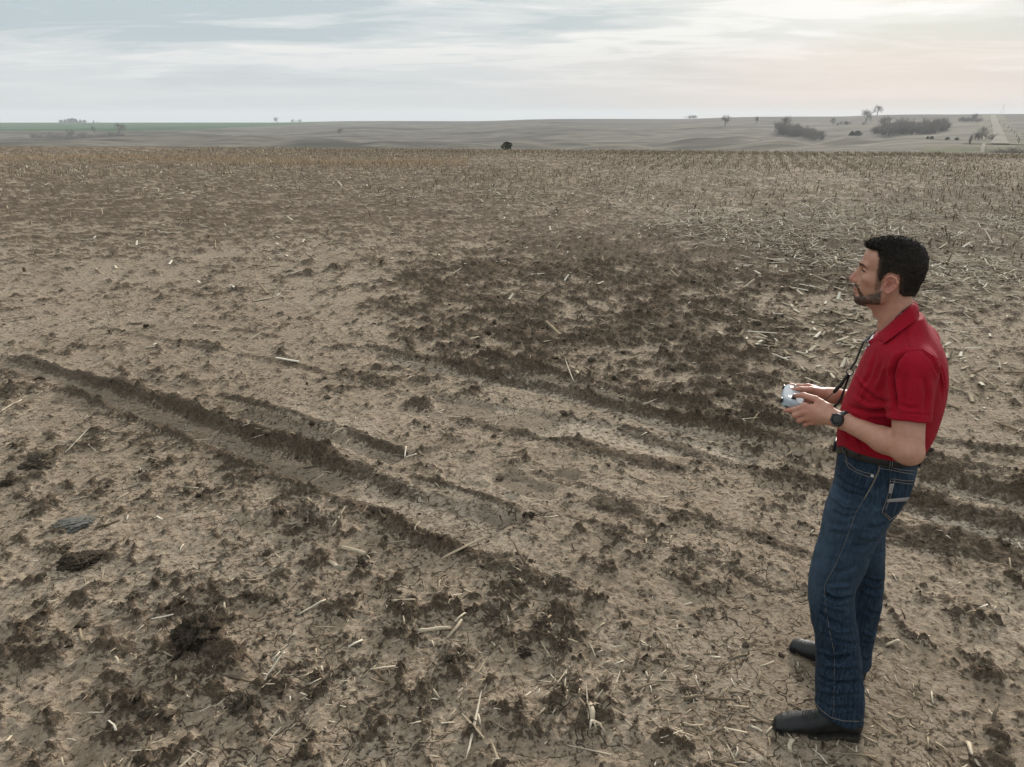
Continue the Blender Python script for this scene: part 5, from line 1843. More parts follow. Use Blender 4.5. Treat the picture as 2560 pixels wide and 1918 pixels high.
lip = (sstep(0.011, 0.007, np.hypot((z - 1.676) * 1.0, 0 * z)) * sstep(0.1085, 0.112, x) * sstep(0.022, 0.017, ay)) * head_m
red = np.zeros(len(Vb))
red = np.maximum(red, sstep(0.062, 0.070, ay) * sstep(1.755, 1.74, z) * sstep(1.685, 1.692, z) * sstep(-0.004, 0.002, x) * sstep(0.045, 0.04, x) * 0.85)   # ears
red = np.maximum(red, sstep(0.120, 0.132, x) * sstep(1.695, 1.70, z) * sstep(1.735, 1.72, z) * 0.7)                                                       # nose
red = np.maximum(red, np.where((z < 1.34) & (x > 0.17), 0.35 + 0.35 * fbm(x * 60, z * 60, 2, 9), 0))                                                      # knuckles
red = np.maximum(red, np.where((z < 1.66) & (z > 1.5), 0.25, 0))
body = link('body', quad_mesh('body', Vb, Qb, [M_skin], True, {'beard': beard, 'lip': lip, 'red': np.clip(red, 0, 1)}), person)
Nb = normals(Vb, Qb)
# eyes
for s in (1, -1):
    c = np.array([0.0985, 0.0305 * s, 1.7465])
    V, F = [], []
    for i in range(9):
        for j in range(12):
            th = math.pi * i / 8
            ph = 2 * math.pi * j / 12
            V.append(c + 0.0118 * np.array([math.cos(th), math.sin(th) * math.cos(ph), math.sin(th) * math.sin(ph)]))
    for i in range(8):
        for j in range(12):
            F.append((i * 12 + j, i * 12 + (j + 1) % 12, (i + 1) * 12 + (j + 1) % 12, (i + 1) * 12 + j))
    me = poly_mesh('eye', V, F, [M_eye, M_iris])
    for p in me.polygons:
        p.material_index = 1 if p.index < 24 else 0
    link('eye', me, body)
    V, F = tube([(0.1115, 0.0165 * s, 1.7482), (0.1142, 0.023 * s, 1.7488), (0.1138, 0.031 * s, 1.7483), (0.1092, 0.040 * s, 1.7470), (0.1010, 0.0475 * s, 1.7452)], [0.0006, 0.0011, 0.0013, 0.0012, 0.0006], 5)
    link('eyelashes', poly_mesh('eyelashes', V, F, [M_hair]), body)

# ------------------------------------------------------------------ hair
HS = Sdf([(-0.10, 0.14, 0.0028)], [(-0.10, 0.10, 0.0028)], [(1.655, 1.875, 0.0028)])
skull(HS)
HS.ell((0.020, 0, 1.712), (0.072, 0.0655, 0.068), 0.02)
HS.cone((0.0, 0, 1.69), (-0.010, 0, 1.64), 0.0505, 0.0505, 0.02)
gx, gz = np.meshgrid(HS.ax[0], HS.ax[2], indexing='ij')
pin = poly_sd(gx.astype(float), gz.astype(float))
thick = 0.0045 + 0.0115 * sstep(1.765, 1.850, gz) + 0.004 * sstep(-0.02, -0.06, gx) * sstep(1.69, 1.74, gz)
pin = pin + 0.0016 * fbm(gx * 160, gz * 160, 2, 61)
thick = thick * sstep(-0.001, 0.012, pin) - 0.012 * sstep(0.001, -0.005, pin)
HS.D = HS.D - thick[:, None, :].astype(np.float32)
HS.D += (0.0022 * fbm(gx * 90, gz * 90, 3, 77)[:, None, :]).astype(np.float32)
HS.cone((0.085, 0.030, 1.826), (0.113, 0.022, 1.829), 0.012, 0.005, 0.008)
HS.cone((0.085, -0.030, 1.826), (0.113, -0.022, 1.829), 0.012, 0.005, 0.008)
HS.cone((0.085, 0.0, 1.828), (0.116, 0.0, 1.832), 0.013, 0.006, 0.01)
Vh, Qh = HS.mesh()
Vh = smooth_verts(Vh, Qh, 2, 0.4)
Nh = normals(Vh, Qh)


def strands(Vs, Ns, dirs, ln, w, jitter, nseg=2):
    n = len(Vs)
    d = dirs + RNG.normal(0, jitter, (n, 3))
    d /= np.linalg.norm(d, axis=1)[:, None]
    sidev = np.cross(d, RNG.normal(0, 1, (n, 3)))
    sidev /= np.linalg.norm(sidev, axis=1)[:, None]
    L = (ln * RNG.uniform(0.6, 1.25, n))[:, None]
    p0 = Vs - Ns * 0.002
    p1 = p0 + d * L * 0.55
    p2 = p0 + (d - Ns * 0.25) * L
    V = np.stack([p0 - sidev * w, p0 + sidev * w, p1 - sidev * w * 0.8, p1 + sidev * w * 0.8, p2 - sidev * w * 0.25, p2 + sidev * w * 0.25], 1).reshape(-1, 3)
    b = np.arange(n)[:, None] * 6
    return V, np.concatenate([b + np.array([[0, 1, 3, 2]]), b + np.array([[2, 3, 5, 4]])])


out = poly_sd(Vh[:, 0], Vh[:, 2]) > 0.0
pick = RNG.choice(np.nonzero(out)[0], 13000)
vh, nh = Vh[pick], Nh[pick]
top = sstep(1.78, 1.83, vh[:, 2])[:, None]
comb = nh * (0.22 + 0.20 * top) + top * np.array([0.75, 0, 0.12]) + (1 - top) * np.array([-0.25, 0, -0.85])
comb = comb + (vh[:, :1] > 0.09) * top * np.array([0.4, 0, 0.25])
ln = 0.007 + 0.006 * top[:, 0]
sv, sq = strands(vh, nh, comb, ln, 0.00042, 0.15)
pv_ = poly_sd(Vh[:, 0], Vh[:, 2])
fd = np.clip(sstep(0.016, 0.001, pv_) * sstep(1.815, 1.79, Vh[:, 2]) * (0.75 + 0.8 * fbm(Vh[:, 0] * 200, Vh[:, 2] * 200, 2, 63)), 0, 1)
hair = link('hair', quad_mesh('hair', np.concatenate([Vh, sv]), np.concatenate([Qh, sq + len(Vh)]), [M_hair], True, {'fade': np.concatenate([fd, np.zeros(len(sv))])}), person)
cand = np.nonzero((beard > 0.35) & (z > 1.6))[0]
w = beard[cand] ** 1.5
pick = RNG.choice(cand, 8000, p=w / w.sum())
bd = Nb[pick] * 0.55 + np.array([0.25, 0, -0.7])
isb = Vb[pick][:, 2] > 1.755
bd[isb] = Nb[pick][isb] * 0.3 + np.stack([-0.5 * np.ones(isb.sum()), np.sign(Vb[pick][isb][:, 1]), 0.1 * np.ones(isb.sum())], 1)
sv, sq = strands(Vb[pick], Nb[pick], bd, np.full(len(pick), 0.0042), 0.00042, 0.2)
link('beard', quad_mesh('beard', sv, sq, [M_beard]), person)

# ------------------------------------------------------------------ polo shirt
S = Sdf([(-0.27, 0.16, 0.0042)], [(-0.34, 0.34, 0.0042)], [(1.08, 1.66, 0.0042)])
S.loft([(1.09, 0.099, -0.166, 0.137, -0.172), (1.125, 0.103, -0.174, 0.144, -0.178), (1.15, 0.107, -0.183, 0.152, -0.180), (1.20, 0.108, -0.196, 0.166, -0.182), (1.27, 0.103, -0.203, 0.176, -0.182),
        (1.33, 0.092, -0.204, 0.185, -0.185), (1.40, 0.078, -0.199, 0.188, -0.188), (1.46, 0.064, -0.185, 0.186, -0.186), (1.51, 0.048, -0.160, 0.176, -0.176),
        (1.545, 0.034, -0.134, 0.148, -0.148), (1.575, 0.018, -0.110, 0.112, -0.112), (1.61, 0.006, -0.090, 0.080, -0.080)], n=2.35)
for s in (1, -1):
    sho = np.array([-0.078, 0.150 * s, 1.492])
    elb = ELB_N if s > 0 else ELB_F
    top = np.array([-0.086, 0.176 * s, 1.468])
    axis = (elb - top) / np.linalg.norm(elb - top)
    hem = top + axis * ((top[2] - 1.330) / -axis[2])
    end = hem + axis * 0.06
    S.ell(sho, (0.066, 0.066, 0.056), 0.04)
    S.cone(top, end, 0.064, 0.0585, 0.035)
    if s > 0:
        HEM_N, AX_N = hem, axis
    nrm = axis * 0.6 + np.array([0.0, 0.1 * s, -0.45])
    hp = hem + np.array([0, 0, 0.0])
    lo = (-0.27, 0.176 if s > 0 else -0.34, 1.20)
    hi = (0.02, 0.34 if s > 0 else -0.176, 1.40)
    S.half(hp, nrm, 0.0, lo, hi)
    S.cone(hem - axis * 0.018, hem + axis * 0.08, 0.052, 0.0535, 0.0, 'cut')
S.op(lambda x, y, z: (1.112 + 0.034 * sstep(0.103, 0.065, x)) - z + 0 * y, (-0.27, -0.34, 1.07), (0.16, 0.19, 1.16), 0, 'max', m=0.0)
# neck opening
S.cone((0.012, 0, 1.68), (-0.022, 0, 1.565), 0.064, 0.062, 0.004, 'cut')
S.cone((0.045, 0, 1.63), (0.062, 0.0, 1.515), 0.036, 0.010, 0.006, 'cut')
Vs, Qs = S.mesh()
Vs = smooth_verts(Vs, Qs, 2, 0.4)
tr = bvh(Vs, Qs)
Ns = normals(Vs, Qs)
folds = [
    ([(2240, 885), (2232, 930), (2240, 985), (2243, 1030)], 0.011, -0.012),
    ([(2262, 872), (2245, 890), (2233, 925)], 0.010, -0.008),
    ([(2305, 868), (2330, 890), (2350, 935), (2355, 985)], 0.009, -0.006),
    ([(2332, 872), (2356, 915), (2366, 985)], 0.008, -0.007),
    ([(2125, 1008), (2170, 1020), (2232, 1018)], 0.011, -0.009),
    ([(2135, 985), (2175, 1008), (2215, 1010)], 0.009, 0.006),
    ([(2150, 955), (2190, 990), (2235, 1000)], 0.010, -0.006),
    ([(2140, 930), (2165, 960), (2150, 1000)], 0.008, 0.005),
    ([(2110, 1040), (2135, 1085), (2180, 1115)], 0.010, -0.006),
    ([(2130, 1060), (2150, 1100), (2160, 1120)], 0.007, -0.006),
    ([(2112, 1065), (2122, 1090), (2140, 1110)], 0.006, 0.006),
    ([(2180, 1105), (2200, 1120), (2205, 1130)], 0.006, -0.006),
    ([(2225, 1118), (2240, 1128)], 0.006, -0.005),
    ([(2190, 880), (2175, 930), (2150, 970)], 0.013, -0.004),
    ([(2215, 900), (2205, 940), (2190, 965)], 0.014, 0.005),
    ([(2270, 910), (2262, 960), (2258, 1020)], 0.010, -0.004),
    ([(2310, 930), (2318, 980), (2312, 1030)], 0.012, -0.005),
    ([(2248, 1000), (2275, 1012), (2300, 1010)], 0.008, -0.003),
    ([(2290, 800), (2275, 840), (2262, 868)], 0.012, 0.003),
    ([(2255, 1022), (2300, 1027), (2348, 1028)], 0.0035, -0.0035),
]
Vs = crease(Vs, Ns, tr, [(a_, w_ * 0.8, d_ * 1.5) if w_ > 0.004 else (a_, w_, d_) for a_, w_, d_ in folds])
Ns = normals(Vs, Qs)
lowf = fbm(Vs[:, 0] * 9 + Vs[:, 1] * 6, Vs[:, 2] * 8, 3, 21)
Vs = Vs + Ns * (lowf * 0.0045 * sstep(1.60, 1.50, Vs[:, 2]))[:, None]
shirt = link('shirt', quad_mesh('shirt', Vs, Qs, [M_shirt]), person)
tr_s = bvh(Vs, Qs)

# seams of the shirt (armhole, yoke, sleeve hem)


def stitch(name, strokes, tree, r, mat, parent, off=0.0006, n=4):
    parts = []
    for st in strokes:
        P = hits(tree, st, off, 6)
        if len(P) > 1:
            parts.append(tube(P, r, n))
    if not parts:
        return None
    V, F = join(parts)
    return link(name, poly_mesh(name, V, F, [mat]), parent)


stitch('armhole_seam', [[(2282, 866), (2262, 872), (2246, 888), (2236, 915), (2236, 950), (2243, 990)]], tr_s, 0.0014, M_shirt, shirt)
stitch('armhole_seam', [[(2282, 866), (2310, 866), (2335, 882), (2352, 915), (2362, 960)]], tr_s, 0.0014, M_shirt, shirt)
stitch('shoulder_seam', [[(2262, 800), (2272, 830), (2275, 858)]], tr_s, 0.0012, M_shirt, shirt)

# collar: stand folds over and lies on the shoulders
fold = [(2285, 748, 0.0), (2283, 749, 0.022), (2274, 757, 0.046), (2258, 771, 0.060), (2240, 786, 0.064), (2218, 806, 0.060), (2196, 826, 0.046), (2172, 846, 0.026)]
edge = [(2298, 784, 0.0), (2296, 788, 0.035), (2287, 796, 0.070), (2269, 810, 0.088), (2252, 823, 0.090), (2236, 838, 0.084), (2217, 853, 0.072), (2198, 869, 0.058)]


def collar_side(s):
    rows = 7
    A_, B_ = [], []
    for (fx, fy, fs), (ex, ey, es) in zip(fold, edge):
        A_.append(PL(fx, fy, fs))
        h = hit(tr_s, ex, ey, 0.007)
        p = PL(ex, ey, es) if h is None or es < 0.06 else h[0]
        B_.append(p)
    A_, B_ = np.array(A_), np.array(B_)
    t8 = np.linspace(0, 1, len(A_))
    tt = np.linspace(0, 1, 25)
    A_ = np.stack([np.interp(tt, t8, A_[:, i]) for i in range(3)], 1)
    B_ = np.stack([np.interp(tt, t8, B_[:, i]) for i in range(3)], 1)
    ctr = np.array([-0.01, 0, 0])
    V = []
    for i in range(25):
        o = A_[i] * np.array([1, 1, 0]) - ctr
        o /= np.linalg.norm(o) + 1e-9
        V.append(A_[i] - o * 0.009 + np.array([0, 0, -0.034]))     # stand, inside
        V.append(A_[i] - o * 0.005 + np.array([0, 0, -0.010]))
        for r in range(rows):
            u = r / (rows - 1)
            p = A_[i] * (1 - u) + B_[i] * u + o * (0.006 * math.sin(math.pi * min(1, u * 1.2)) + 0.002) + np.array([0, 0, 0.003 * math.sin(math.pi * u)])
            V.append(p)
    m = rows + 2
    V = np.array(V)
    V[:, 1] *= s
    F = []
    for i in range(24):
        for r in range(m - 1):
            q = (i * m + r, i * m + r + 1, (i + 1) * m + r + 1, (i + 1) * m + r)
            F.append(q if s > 0 else q[::-1])
    return V, F


for s in (1, -1):
    V, F = collar_side(s)
    c = link('collar', poly_mesh('collar', V, F, [M_shirt]), shirt)
    md = c.modifiers.new('thickness', 'SOLIDIFY')
    md.thickness = 0.0032
    md.offset = 0
    md2 = c.modifiers.new('sub', 'SUBSURF')
    md2.levels = md2.render_levels = 1

# placket, buttons, tag
pk = hits(tr_s, [(2171, 846), (2160, 868), (2152, 890)], 0.0018, 5)
if len(pk) > 1:
    V, F = tube(pk, 0.010, 8, 0.16, True, up=np.array([0.9, 0.4, 0.2]))
    link('placket', poly_mesh('placket', V, F, [M_shirt]), shirt)


def disc(c, n, r, h, seg=14, mat=None):
    n = np.asarray(n, float)
    n = n / np.linalg.norm(n)
    a = np.cross(n, (0.3, 0.2, 1.0))
    a /= np.linalg.norm(a)
    b = np.cross(n, a)
    V, F = [], []
    rings = [(r * 0.98, -h), (r, 0.0), (r * 0.92, h), (r * 0.55, h * 0.8)]
    for rr, hh in rings:
        for k in range(seg):
            an = 2 * math.pi * k / seg
            V.append(c + n * hh + rr * (math.cos(an) * a + math.sin(an) * b))
    for q in range(len(rings) - 1):
        for k in range(seg):
            F.append((q * seg + k, q * seg + (k + 1) % seg, (q + 1) * seg + (k + 1) % seg, (q + 1) * seg + k))
    F.append(tuple((len(rings) - 1) * seg + k for k in range(seg)))
    return V, F


for bx, by, r in ((2168, 863, 0.0048), (2176, 832, 0.0040)):
    h = hit(tr_s, bx, by, 0.003)
    if h is not None:
        V, F = disc(h[0], h[1], r, 0.0015)
        link('button', poly_mesh('button', V, F, [M_white]), shirt)
h = hit(tr_s, 2159, 868, 0.004)
h2 = hit(tr_s, 2157, 881, 0.004)
if h is not None and h2 is not None:
    V, F = tube([h[0], (h[0] + h2[0]) / 2 + 0.001, h2[0]], 0.0042, 6, 0.35, True, up=h[1])
    link('white_tag', poly_mesh('white_tag', V, F, [M_white]), shirt)

# undershirt at the throat
V, F = [], []
for i in range(15):
    an = math.radians(-115 + 230 * i / 14)
    for u in (0.0, 0.5, 1.0):
        cx = 0.000 + 0.008 * u
        r = 0.0605 + 0.004 * u
        V.append((cx - 0.012 + r * math.cos(an) * 0.98, r * math.sin(an), 1.548 - 0.026 * math.cos(an) - 0.030 * u))
for i in range(14):
    for j in range(2):
        F.append((i * 3 + j, (i + 1) * 3 + j, (i + 1) * 3 + j + 1, i * 3 + j + 1))
us = link('undershirt', poly_mesh('undershirt', V, F, [M_white]), person)
us.modifiers.new('thickness', 'SOLIDIFY').thickness = 0.003

# ------------------------------------------------------------------ jeans
S = Sdf([(-0.24, 0.17, 0.0045)], [(-0.33, 0.33, 0.0045)], [(0.03, 1.16, 0.0048)])
S.loft([(0.80, 0.075, -0.095, 0.150, -0.150), (0.86, 0.088, -0.118, 0.166, -0.166), (0.93, 0.090, -0.147, 0.162, -0.174), (1.00, 0.090, -0.163, 0.155, -0.175),
        (1.06, 0.092, -0.167, 0.143, -0.172), (1.10, 0.094, -0.165, 0.132, -0.169), (1.15, 0.095, -0.163, 0.126, -0.166)], n=2.4)
near = [(0.06, 0.000, -0.172, 0.264, 0.112), (0.13, 0.008, -0.165, 0.258, 0.114), (0.22, 0.022, -0.146, 0.250, 0.112), (0.34, 0.038, -0.120, 0.243, 0.104), (0.45, 0.066, -0.092, 0.236, 0.092),
        (0.54, 0.094, -0.066, 0.230, 0.080), (0.61, 0.108, -0.056, 0.226, 0.066), (0.68, 0.107, -0.066, 0.220, 0.044), (0.78, 0.102, -0.086, 0.206, 0.012), (0.88, 0.097, -0.104, 0.190, 0.0), (0.96, 0.088, -0.110, 0.176, 0.0)]
far = [(0.06, 0.005, -0.164, -0.092, -0.258), (0.13, 0.008, -0.162, -0.092, -0.256), (0.22, 0.012, -0.158, -0.092, -0.250), (0.34, 0.018, -0.158, -0.092, -0.244), (0.45, 0.022, -0.152, -0.092, -0.238),
       (0.54, 0.026, -0.142, -0.078, -0.230), (0.61, 0.034, -0.132, -0.062, -0.226), (0.68, 0.048, -0.122, -0.040, -0.220), (0.78, 0.068, -0.112, -0.012, -0.206), (0.88, 0.080, -0.112, 0.0, -0.190), (0.96, 0.085, -0.112, 0.0, -0.176)]
S.loft(near, 0.03, n=2.1, sm=1)
S.loft(far, 0.022, n=2.1, sm=1)
# open hems over the boots (higher in front, lower behind)
for s, xf in ((1, 1), (-1, 1)):
    lo, hi = ((-0.24, 0.0, 0.03), (0.17, 0.33, 0.25)) if s > 0 else ((-0.24, -0.33, 0.03), (0.17, 0.0, 0.25))
    S.half((0.0, 0.2 * s, 0.124 if s > 0 else 0.100), (0.17, 0, -1.0), 0.0, lo, hi)
    cx = -0.085 if s > 0 else -0.079
    S.cone((cx, (0.187 if s > 0 else -0.175), 0.02), (cx + 0.004, (0.187 if s > 0 else -0.175), 0.14), 0.064, 0.060, 0.004, 'cut')
Vj, Qj = S.mesh()
Vj = smooth_verts(Vj, Qj, 2, 0.4)
tr = bvh(Vj, Qj)
Nj = normals(Vj, Qj)
folds = [
    # knee breaks
    ([(2062, 1478), (2090, 1492), (2128, 1486)], 0.012, -0.020), ([(2070, 1462), (2100, 1458), (2130, 1455)], 0.010, 0.007),
    ([(2055, 1500), (2085, 1512), (2120, 1520)], 0.010, 0.007), ([(2048, 1520), (2075, 1545), (2110, 1560)], 0.012, -0.008),
    ([(2060, 1555), (2100, 1575), (2140, 1570)], 0.010, 0.005), ([(2065, 1580), (2100, 1600), (2145, 1605)], 0.010, -0.006),
    # ankle stack
    ([(2050, 1630), (2085, 1642), (2130, 1632)], 0.012, -0.016), ([(2052, 1650), (2090, 1658), (2148, 1655)], 0.012, 0.009),
    ([(2048, 1685), (2090, 1702), (2155, 1698)], 0.012, -0.013), ([(2045, 1715), (2085, 1722), (2160, 1718)], 0.013, 0.008),
    ([(2045, 1745), (2085, 1765), (2150, 1760)], 0.010, -0.005),
    # hip whiskers
    ([(2090, 1175), (2130, 1200), (2170, 1215)], 0.009, 0.006), ([(2085, 1200), (2120, 1225), (2165, 1235)], 0.009, -0.006),
    ([(2080, 1235), (2115, 1260), (2160, 1262)], 0.010, 0.005), ([(2075, 1270), (2110, 1285), (2150, 1282)], 0.010, -0.005),
    ([(2068, 1310), (2110, 1318), (2150, 1308)], 0.012, 0.004),
    # under the seat
    ([(2222, 1300), (2200, 1310), (2170, 1312)], 0.012, -0.008), ([(2210, 1322), (2180, 1335), (2150, 1335)], 0.012, 0.005),
    ([(2200, 1345), (2165, 1360), (2130, 1360)], 0.014, -0.005),
    ([(2150, 1400), (2120, 1420), (2085, 1425)], 0.014, -0.004),
    # the other leg
    ([(2160, 1440), (2185, 1450), (2210, 1448)], 0.012, -0.008), ([(2155, 1470), (2185, 1482), (2208, 1478)], 0.012, 0.007),
    ([(2165, 1520), (2185, 1530), (2200, 1525)], 0.012, -0.007), ([(2160, 1575), (2180, 1582), (2195, 1575)], 0.010, 0.007),
    ([(2155, 1600), (2175, 1606), (2188, 1600)], 0.008, -0.007), ([(2155, 1630), (2165, 1636), (2178, 1632)], 0.010, 0.006),
    ([(2172, 1390), (2195, 1380), (2212, 1372)], 0.012, -0.006),
]
Vj = crease(Vj, Nj, tr, [(a_, w_ * 0.75, d_ * 1.55) for a_, w_, d_ in folds])
Nj = normals(Vj, Qj)
lowf = fbm(Vj[:, 0] * 11 + Vj[:, 1] * 9, Vj[:, 2] * 10, 3, 31)
hi_f = fbm(Vj[:, 0] * 26 + Vj[:, 1] * 20, Vj[:, 2] * 34, 2, 35)
Vj = Vj + Nj * (lowf * 0.0055 * sstep(1.05, 0.95, Vj[:, 2]) + hi_f * 0.0028 * sstep(0.62, 0.45, Vj[:, 2]))[:, None]
Nj = normals(Vj, Qj)
wear = np.clip(sstep(0.03, 0.09, Vj[:, 0] - 0.0) * sstep(0.45, 0.62, Vj[:, 2]) * sstep(1.08, 0.95, Vj[:, 2]) * 0.75
               + 0.35 * sstep(-0.10, -0.15, Vj[:, 0]) * sstep(0.85, 0.92, Vj[:, 2]) + 0.42 * sstep(0.5, 0.66, Vj[:, 2]) * sstep(1.06, 0.95, Vj[:, 2])
               + 0.5 * np.clip(fbm(Vj[:, 0] * 30, Vj[:, 2] * 60 + Vj[:, 0] * 30, 3, 41), 0, 1) * sstep(0.6, 0.8, Vj[:, 2]), 0, 1) * 0.75
jeans = link('jeans', quad_mesh('jeans', Vj, Qj, [M_denim], True, {'wear': wear}), person)
tr_j = bvh(Vj, Qj)
# seams and stitching
zz = lambda x_, y_: (2060 + x_ * 0.20519, 1080 + y_ * 0.20519)
stitch('side_seam', [[zz(690, 290), zz(670, 430), zz(600, 590), zz(490, 790)], [zz(702, 280), zz(682, 430), zz(612, 590), zz(500, 780)]], tr_j, 0.0009, M_thread, jeans)
stitch('outseam', [[zz(490, 790), zz(400, 940), zz(330, 1130), zz(250, 1340), zz(150, 1580), (2070, 1440), (2062, 1460), (2064, 1500), (2075, 1570), (2088, 1630), (2088, 1650), (2087, 1700), (2086, 1770), (2082, 1785)]],
       tr_j, 0.00055, M_thread, jeans)
stitch('pocket_stitching', [[zz(270, 240), zz(290, 330), zz(400, 420), zz(500, 455), zz(600, 475)], [zz(260, 300), zz(310, 400), zz(420, 460), zz(520, 500), zz(620, 522)]], tr_j, 0.0009, M_thread, jeans)
stitch('yoke_stitching', [[zz(690, 405), zz(800, 420), zz(960, 455), zz(1140, 485)], [zz(690, 370), zz(800, 390), zz(960, 425), zz(1150, 440)]], tr_j, 0.0009, M_thread, jeans)
stitch('hem_stitching', [[(2040, 1752), (2055, 1770), (2080, 1788), (2110, 1796), (2150, 1797)]], tr_j, 0.0009, M_thread, jeans)
h = hit(tr_j, *zz(597, 497), 0.001)
if h is not None:
    V, F = disc(h[0], h[1], 0.0055, 0.002)
    link('rivet', poly_mesh('rivet', V, F, [M_metal]), jeans)


def patch(name, left, right, tree, off, mat, parent, rows=14, cols=10, thick=0.002):
    Lp, Rp = np.array(left, float), np.array(right, float)
    tl, trr = np.linspace(0, 1, len(Lp)), np.linspace(0, 1, len(Rp))
    V = []
    ok = True
    for r in range(rows):
        u = r / (rows - 1)
        a = np.array([np.interp(u, tl, Lp[:, 0]), np.interp(u, tl, Lp[:, 1])])
        b = np.array([np.interp(u, trr, Rp[:, 0]), np.interp(u, trr, Rp[:, 1])])
        last = None
        for c in range(cols):
            q = a + (b - a) * c / (cols - 1)
            h = hit(tree, q[0], q[1], off)
            if h is None or (last is not None and np.linalg.norm(h[0] - last) > 0.05):
                h = (last + np.array([-0.004, -0.004, 0]), None) if last is not None else (PL(q[0], q[1], 0.1), None)
            last = h[0]
            V.append(h[0])
    F = [(r * cols + c, r * cols + c + 1, (r + 1) * cols + c + 1, (r + 1) * cols + c) for r in range(rows - 1) for c in range(cols - 1)]
    o = link(name, poly_mesh(name, V, F, [mat]), parent)
    md = o.modifiers.new('thickness', 'SOLIDIFY')
    md.thickness = thick
    md.offset = 0
    return o


pocket = patch('back_pocket', [zz(815, 525), zz(790, 700), zz(705, 945), zz(795, 1035)], [zz(1128, 545), zz(1080, 690), zz(985, 840), zz(805, 1035)], tr_j, 0.0022, M_denim, jeans)
stitch('pocket_stitching', [[zz(820, 560), zz(900, 572), zz(1000, 588), zz(1110, 592)], [zz(825, 528), zz(900, 540), zz(1000, 555), zz(1120, 552)],
                            [zz(815, 530), zz(790, 700), zz(708, 940), zz(798, 1030), zz(900, 960)], [zz(862, 540), zz(830, 690), zz(740, 940), zz(810, 1010)]], tr_j, 0.0009, M_thread, pocket, 0.0040)
patch('pocket_band', [zz(775, 775), zz(765, 812)], [zz(1030, 752), zz(1005, 800)], tr_j, 0.0045, noisy_mat('grey_embroidery', (0.20, 0.19, 0.19), (0.30, 0.28, 0.27), 400, 0.8), pocket, 4, 10, 0.0012)
tag = patch('woven_tag', [zz(812, 590), zz(790, 700)], [zz(852, 592), zz(826, 706)], tr_j, 0.0050, noisy_mat('woven_tag', (0.42, 0.40, 0.38), (0.36, 0.34, 0.32), 300, 0.8), pocket, 6, 3, 0.001)
# the word on the woven tag
ta, tb, tc_ = hit(tr_j, *zz(812, 692), 0.0068), hit(tr_j, *zz(832, 600), 0.0068), hit(tr_j, *zz(845, 640), 0.0068)
if ta is not None and tb is not None:
    cu = bpy.data.curves.new('tag_word', 'FONT')
    cu.body = 'CINCH'
    cu.size = 0.0085
    cu.extrude = 0.0002
    cu.align_x = 'CENTER'
    cu.align_y = 'CENTER'
    tmp = bpy.data.objects.new('tmp', cu)
    me = bpy.data.meshes.new_from_object(tmp)
    bpy.data.objects.remove(tmp)
    xa = (ta[0] - tb[0]) * -1
    xa /= np.linalg.norm(xa)
    zn = ta[1]
    yb = np.cross(zn, xa)
    yb /= np.linalg.norm(yb)
    zn = np.cross(xa, yb)
    mid = (ta[0] + tb[0]) / 2
    M4 = Matrix([[xa[i], yb[i], zn[i], mid[i]] for i in range(3)] + [[0, 0, 0, 1]])
    me.transform(M4)
    me.materials.append(M_belt)
    link('tag_word', me, pocket)

# belt, loops, belt tongue
bp_, bf = [], []
secs = []
nb = 64
for k in range(nb):
    an = 2 * math.pi * k / nb
    d = np.array([math.cos(an), math.sin(an)])
    q = (abs(d[0] / 0.1335) ** 2.4 + abs(d[1] / 0.1505) ** 2.4) ** (-1 / 2.4)
    cx, cy = -0.035 + d[0] * q, -0.0195 + d[1] * q
    nx, ny = d
    tilt = -0.006 + 0.034 * float(sstep(0.103, 0.065, cx))
    for dz, o in ((-0.0165, 0.0), (-0.0145, 0.0025), (0.0145, 0.0025), (0.0165, 0.0)):
        bp_.append((cx + nx * o, cy + ny * o, 1.104 + dz + tilt))
for k in range(nb):
    for j in range(3):
        bf.append((k * 4 + j, ((k + 1) % nb) * 4 + j, ((k + 1) % nb) * 4 + j + 1, k * 4 + j + 1))
belt = link('belt', poly_mesh('belt', bp_, bf, [M_belt]), person)
belt.modifiers.new('thickness', 'SOLIDIFY').thickness = 0.006
tr_b = BVHTree.FromPolygons([tuple(v) for v in bp_], [tuple(f) for f in bf])
for (ax_, ay_), (bx_, by_) in ((zz(262, 80), zz(268, 235)), (zz(838, 240), zz(815, 400)), (zz(1163, 230), zz(1150, 390))):
    P = []
    for t in np.linspace(0, 1, 7):
        q = (ax_ + (bx_ - ax_) * t, ay_ + (by_ - ay_) * t)
        c = [hh for hh in (hit(tr_b, *q, 0.0055), hit(tr_j, *q, 0.003)) if hh is not None]
        if c:
            P.append(min(c, key=lambda hh: np.linalg.norm(hh[0] - CAM_L))[0])
    if len(P) > 2:
        V, F = tube(P, 0.0062, 6, 0.35, True, up=np.array([0.2, 1.0, 0.0]))
        lp = link('belt_loop', poly_mesh('belt_loop', V, F, [M_denim]), jeans)
        for sx in (-3.2, 3.2):
            V, F = tube(np.array(P) + np.array([sx * 0.001, 0.0022, 0]), 0.0008, 4)
            link('loop_stitching', poly_mesh('loop_stitching', V, F, [M_thread]), lp)
tg = []
for q in (zz(270, 130), zz(330, 165), zz(390, 215), zz(432, 258)):
    c = [hh for hh in (hit(tr_b, *q, 0.010), hit(tr_j, *q, 0.012)) if hh is not None]
    if c:
        tg.append(min(c, key=lambda hh: np.linalg.norm(hh[0] - CAM_L))[0])
V, F = tube(tg, [0.0185, 0.0185, 0.0175, 0.0135], 10, 0.18, True, up=np.array([0.3, 1.0, 0.1]))
link('belt_tongue', poly_mesh('belt_tongue', V, F, [M_belt]), belt)
V, F = box((0.104, -0.015, 1.098), (0.006, 0.028, 0.020))
bk = link('belt_buckle', poly_mesh('belt_buckle', V, F, [M_belt]), belt)
bk.modifiers.new('b', 'BEVEL').width = 0.004

# ------------------------------------------------------------------ boots


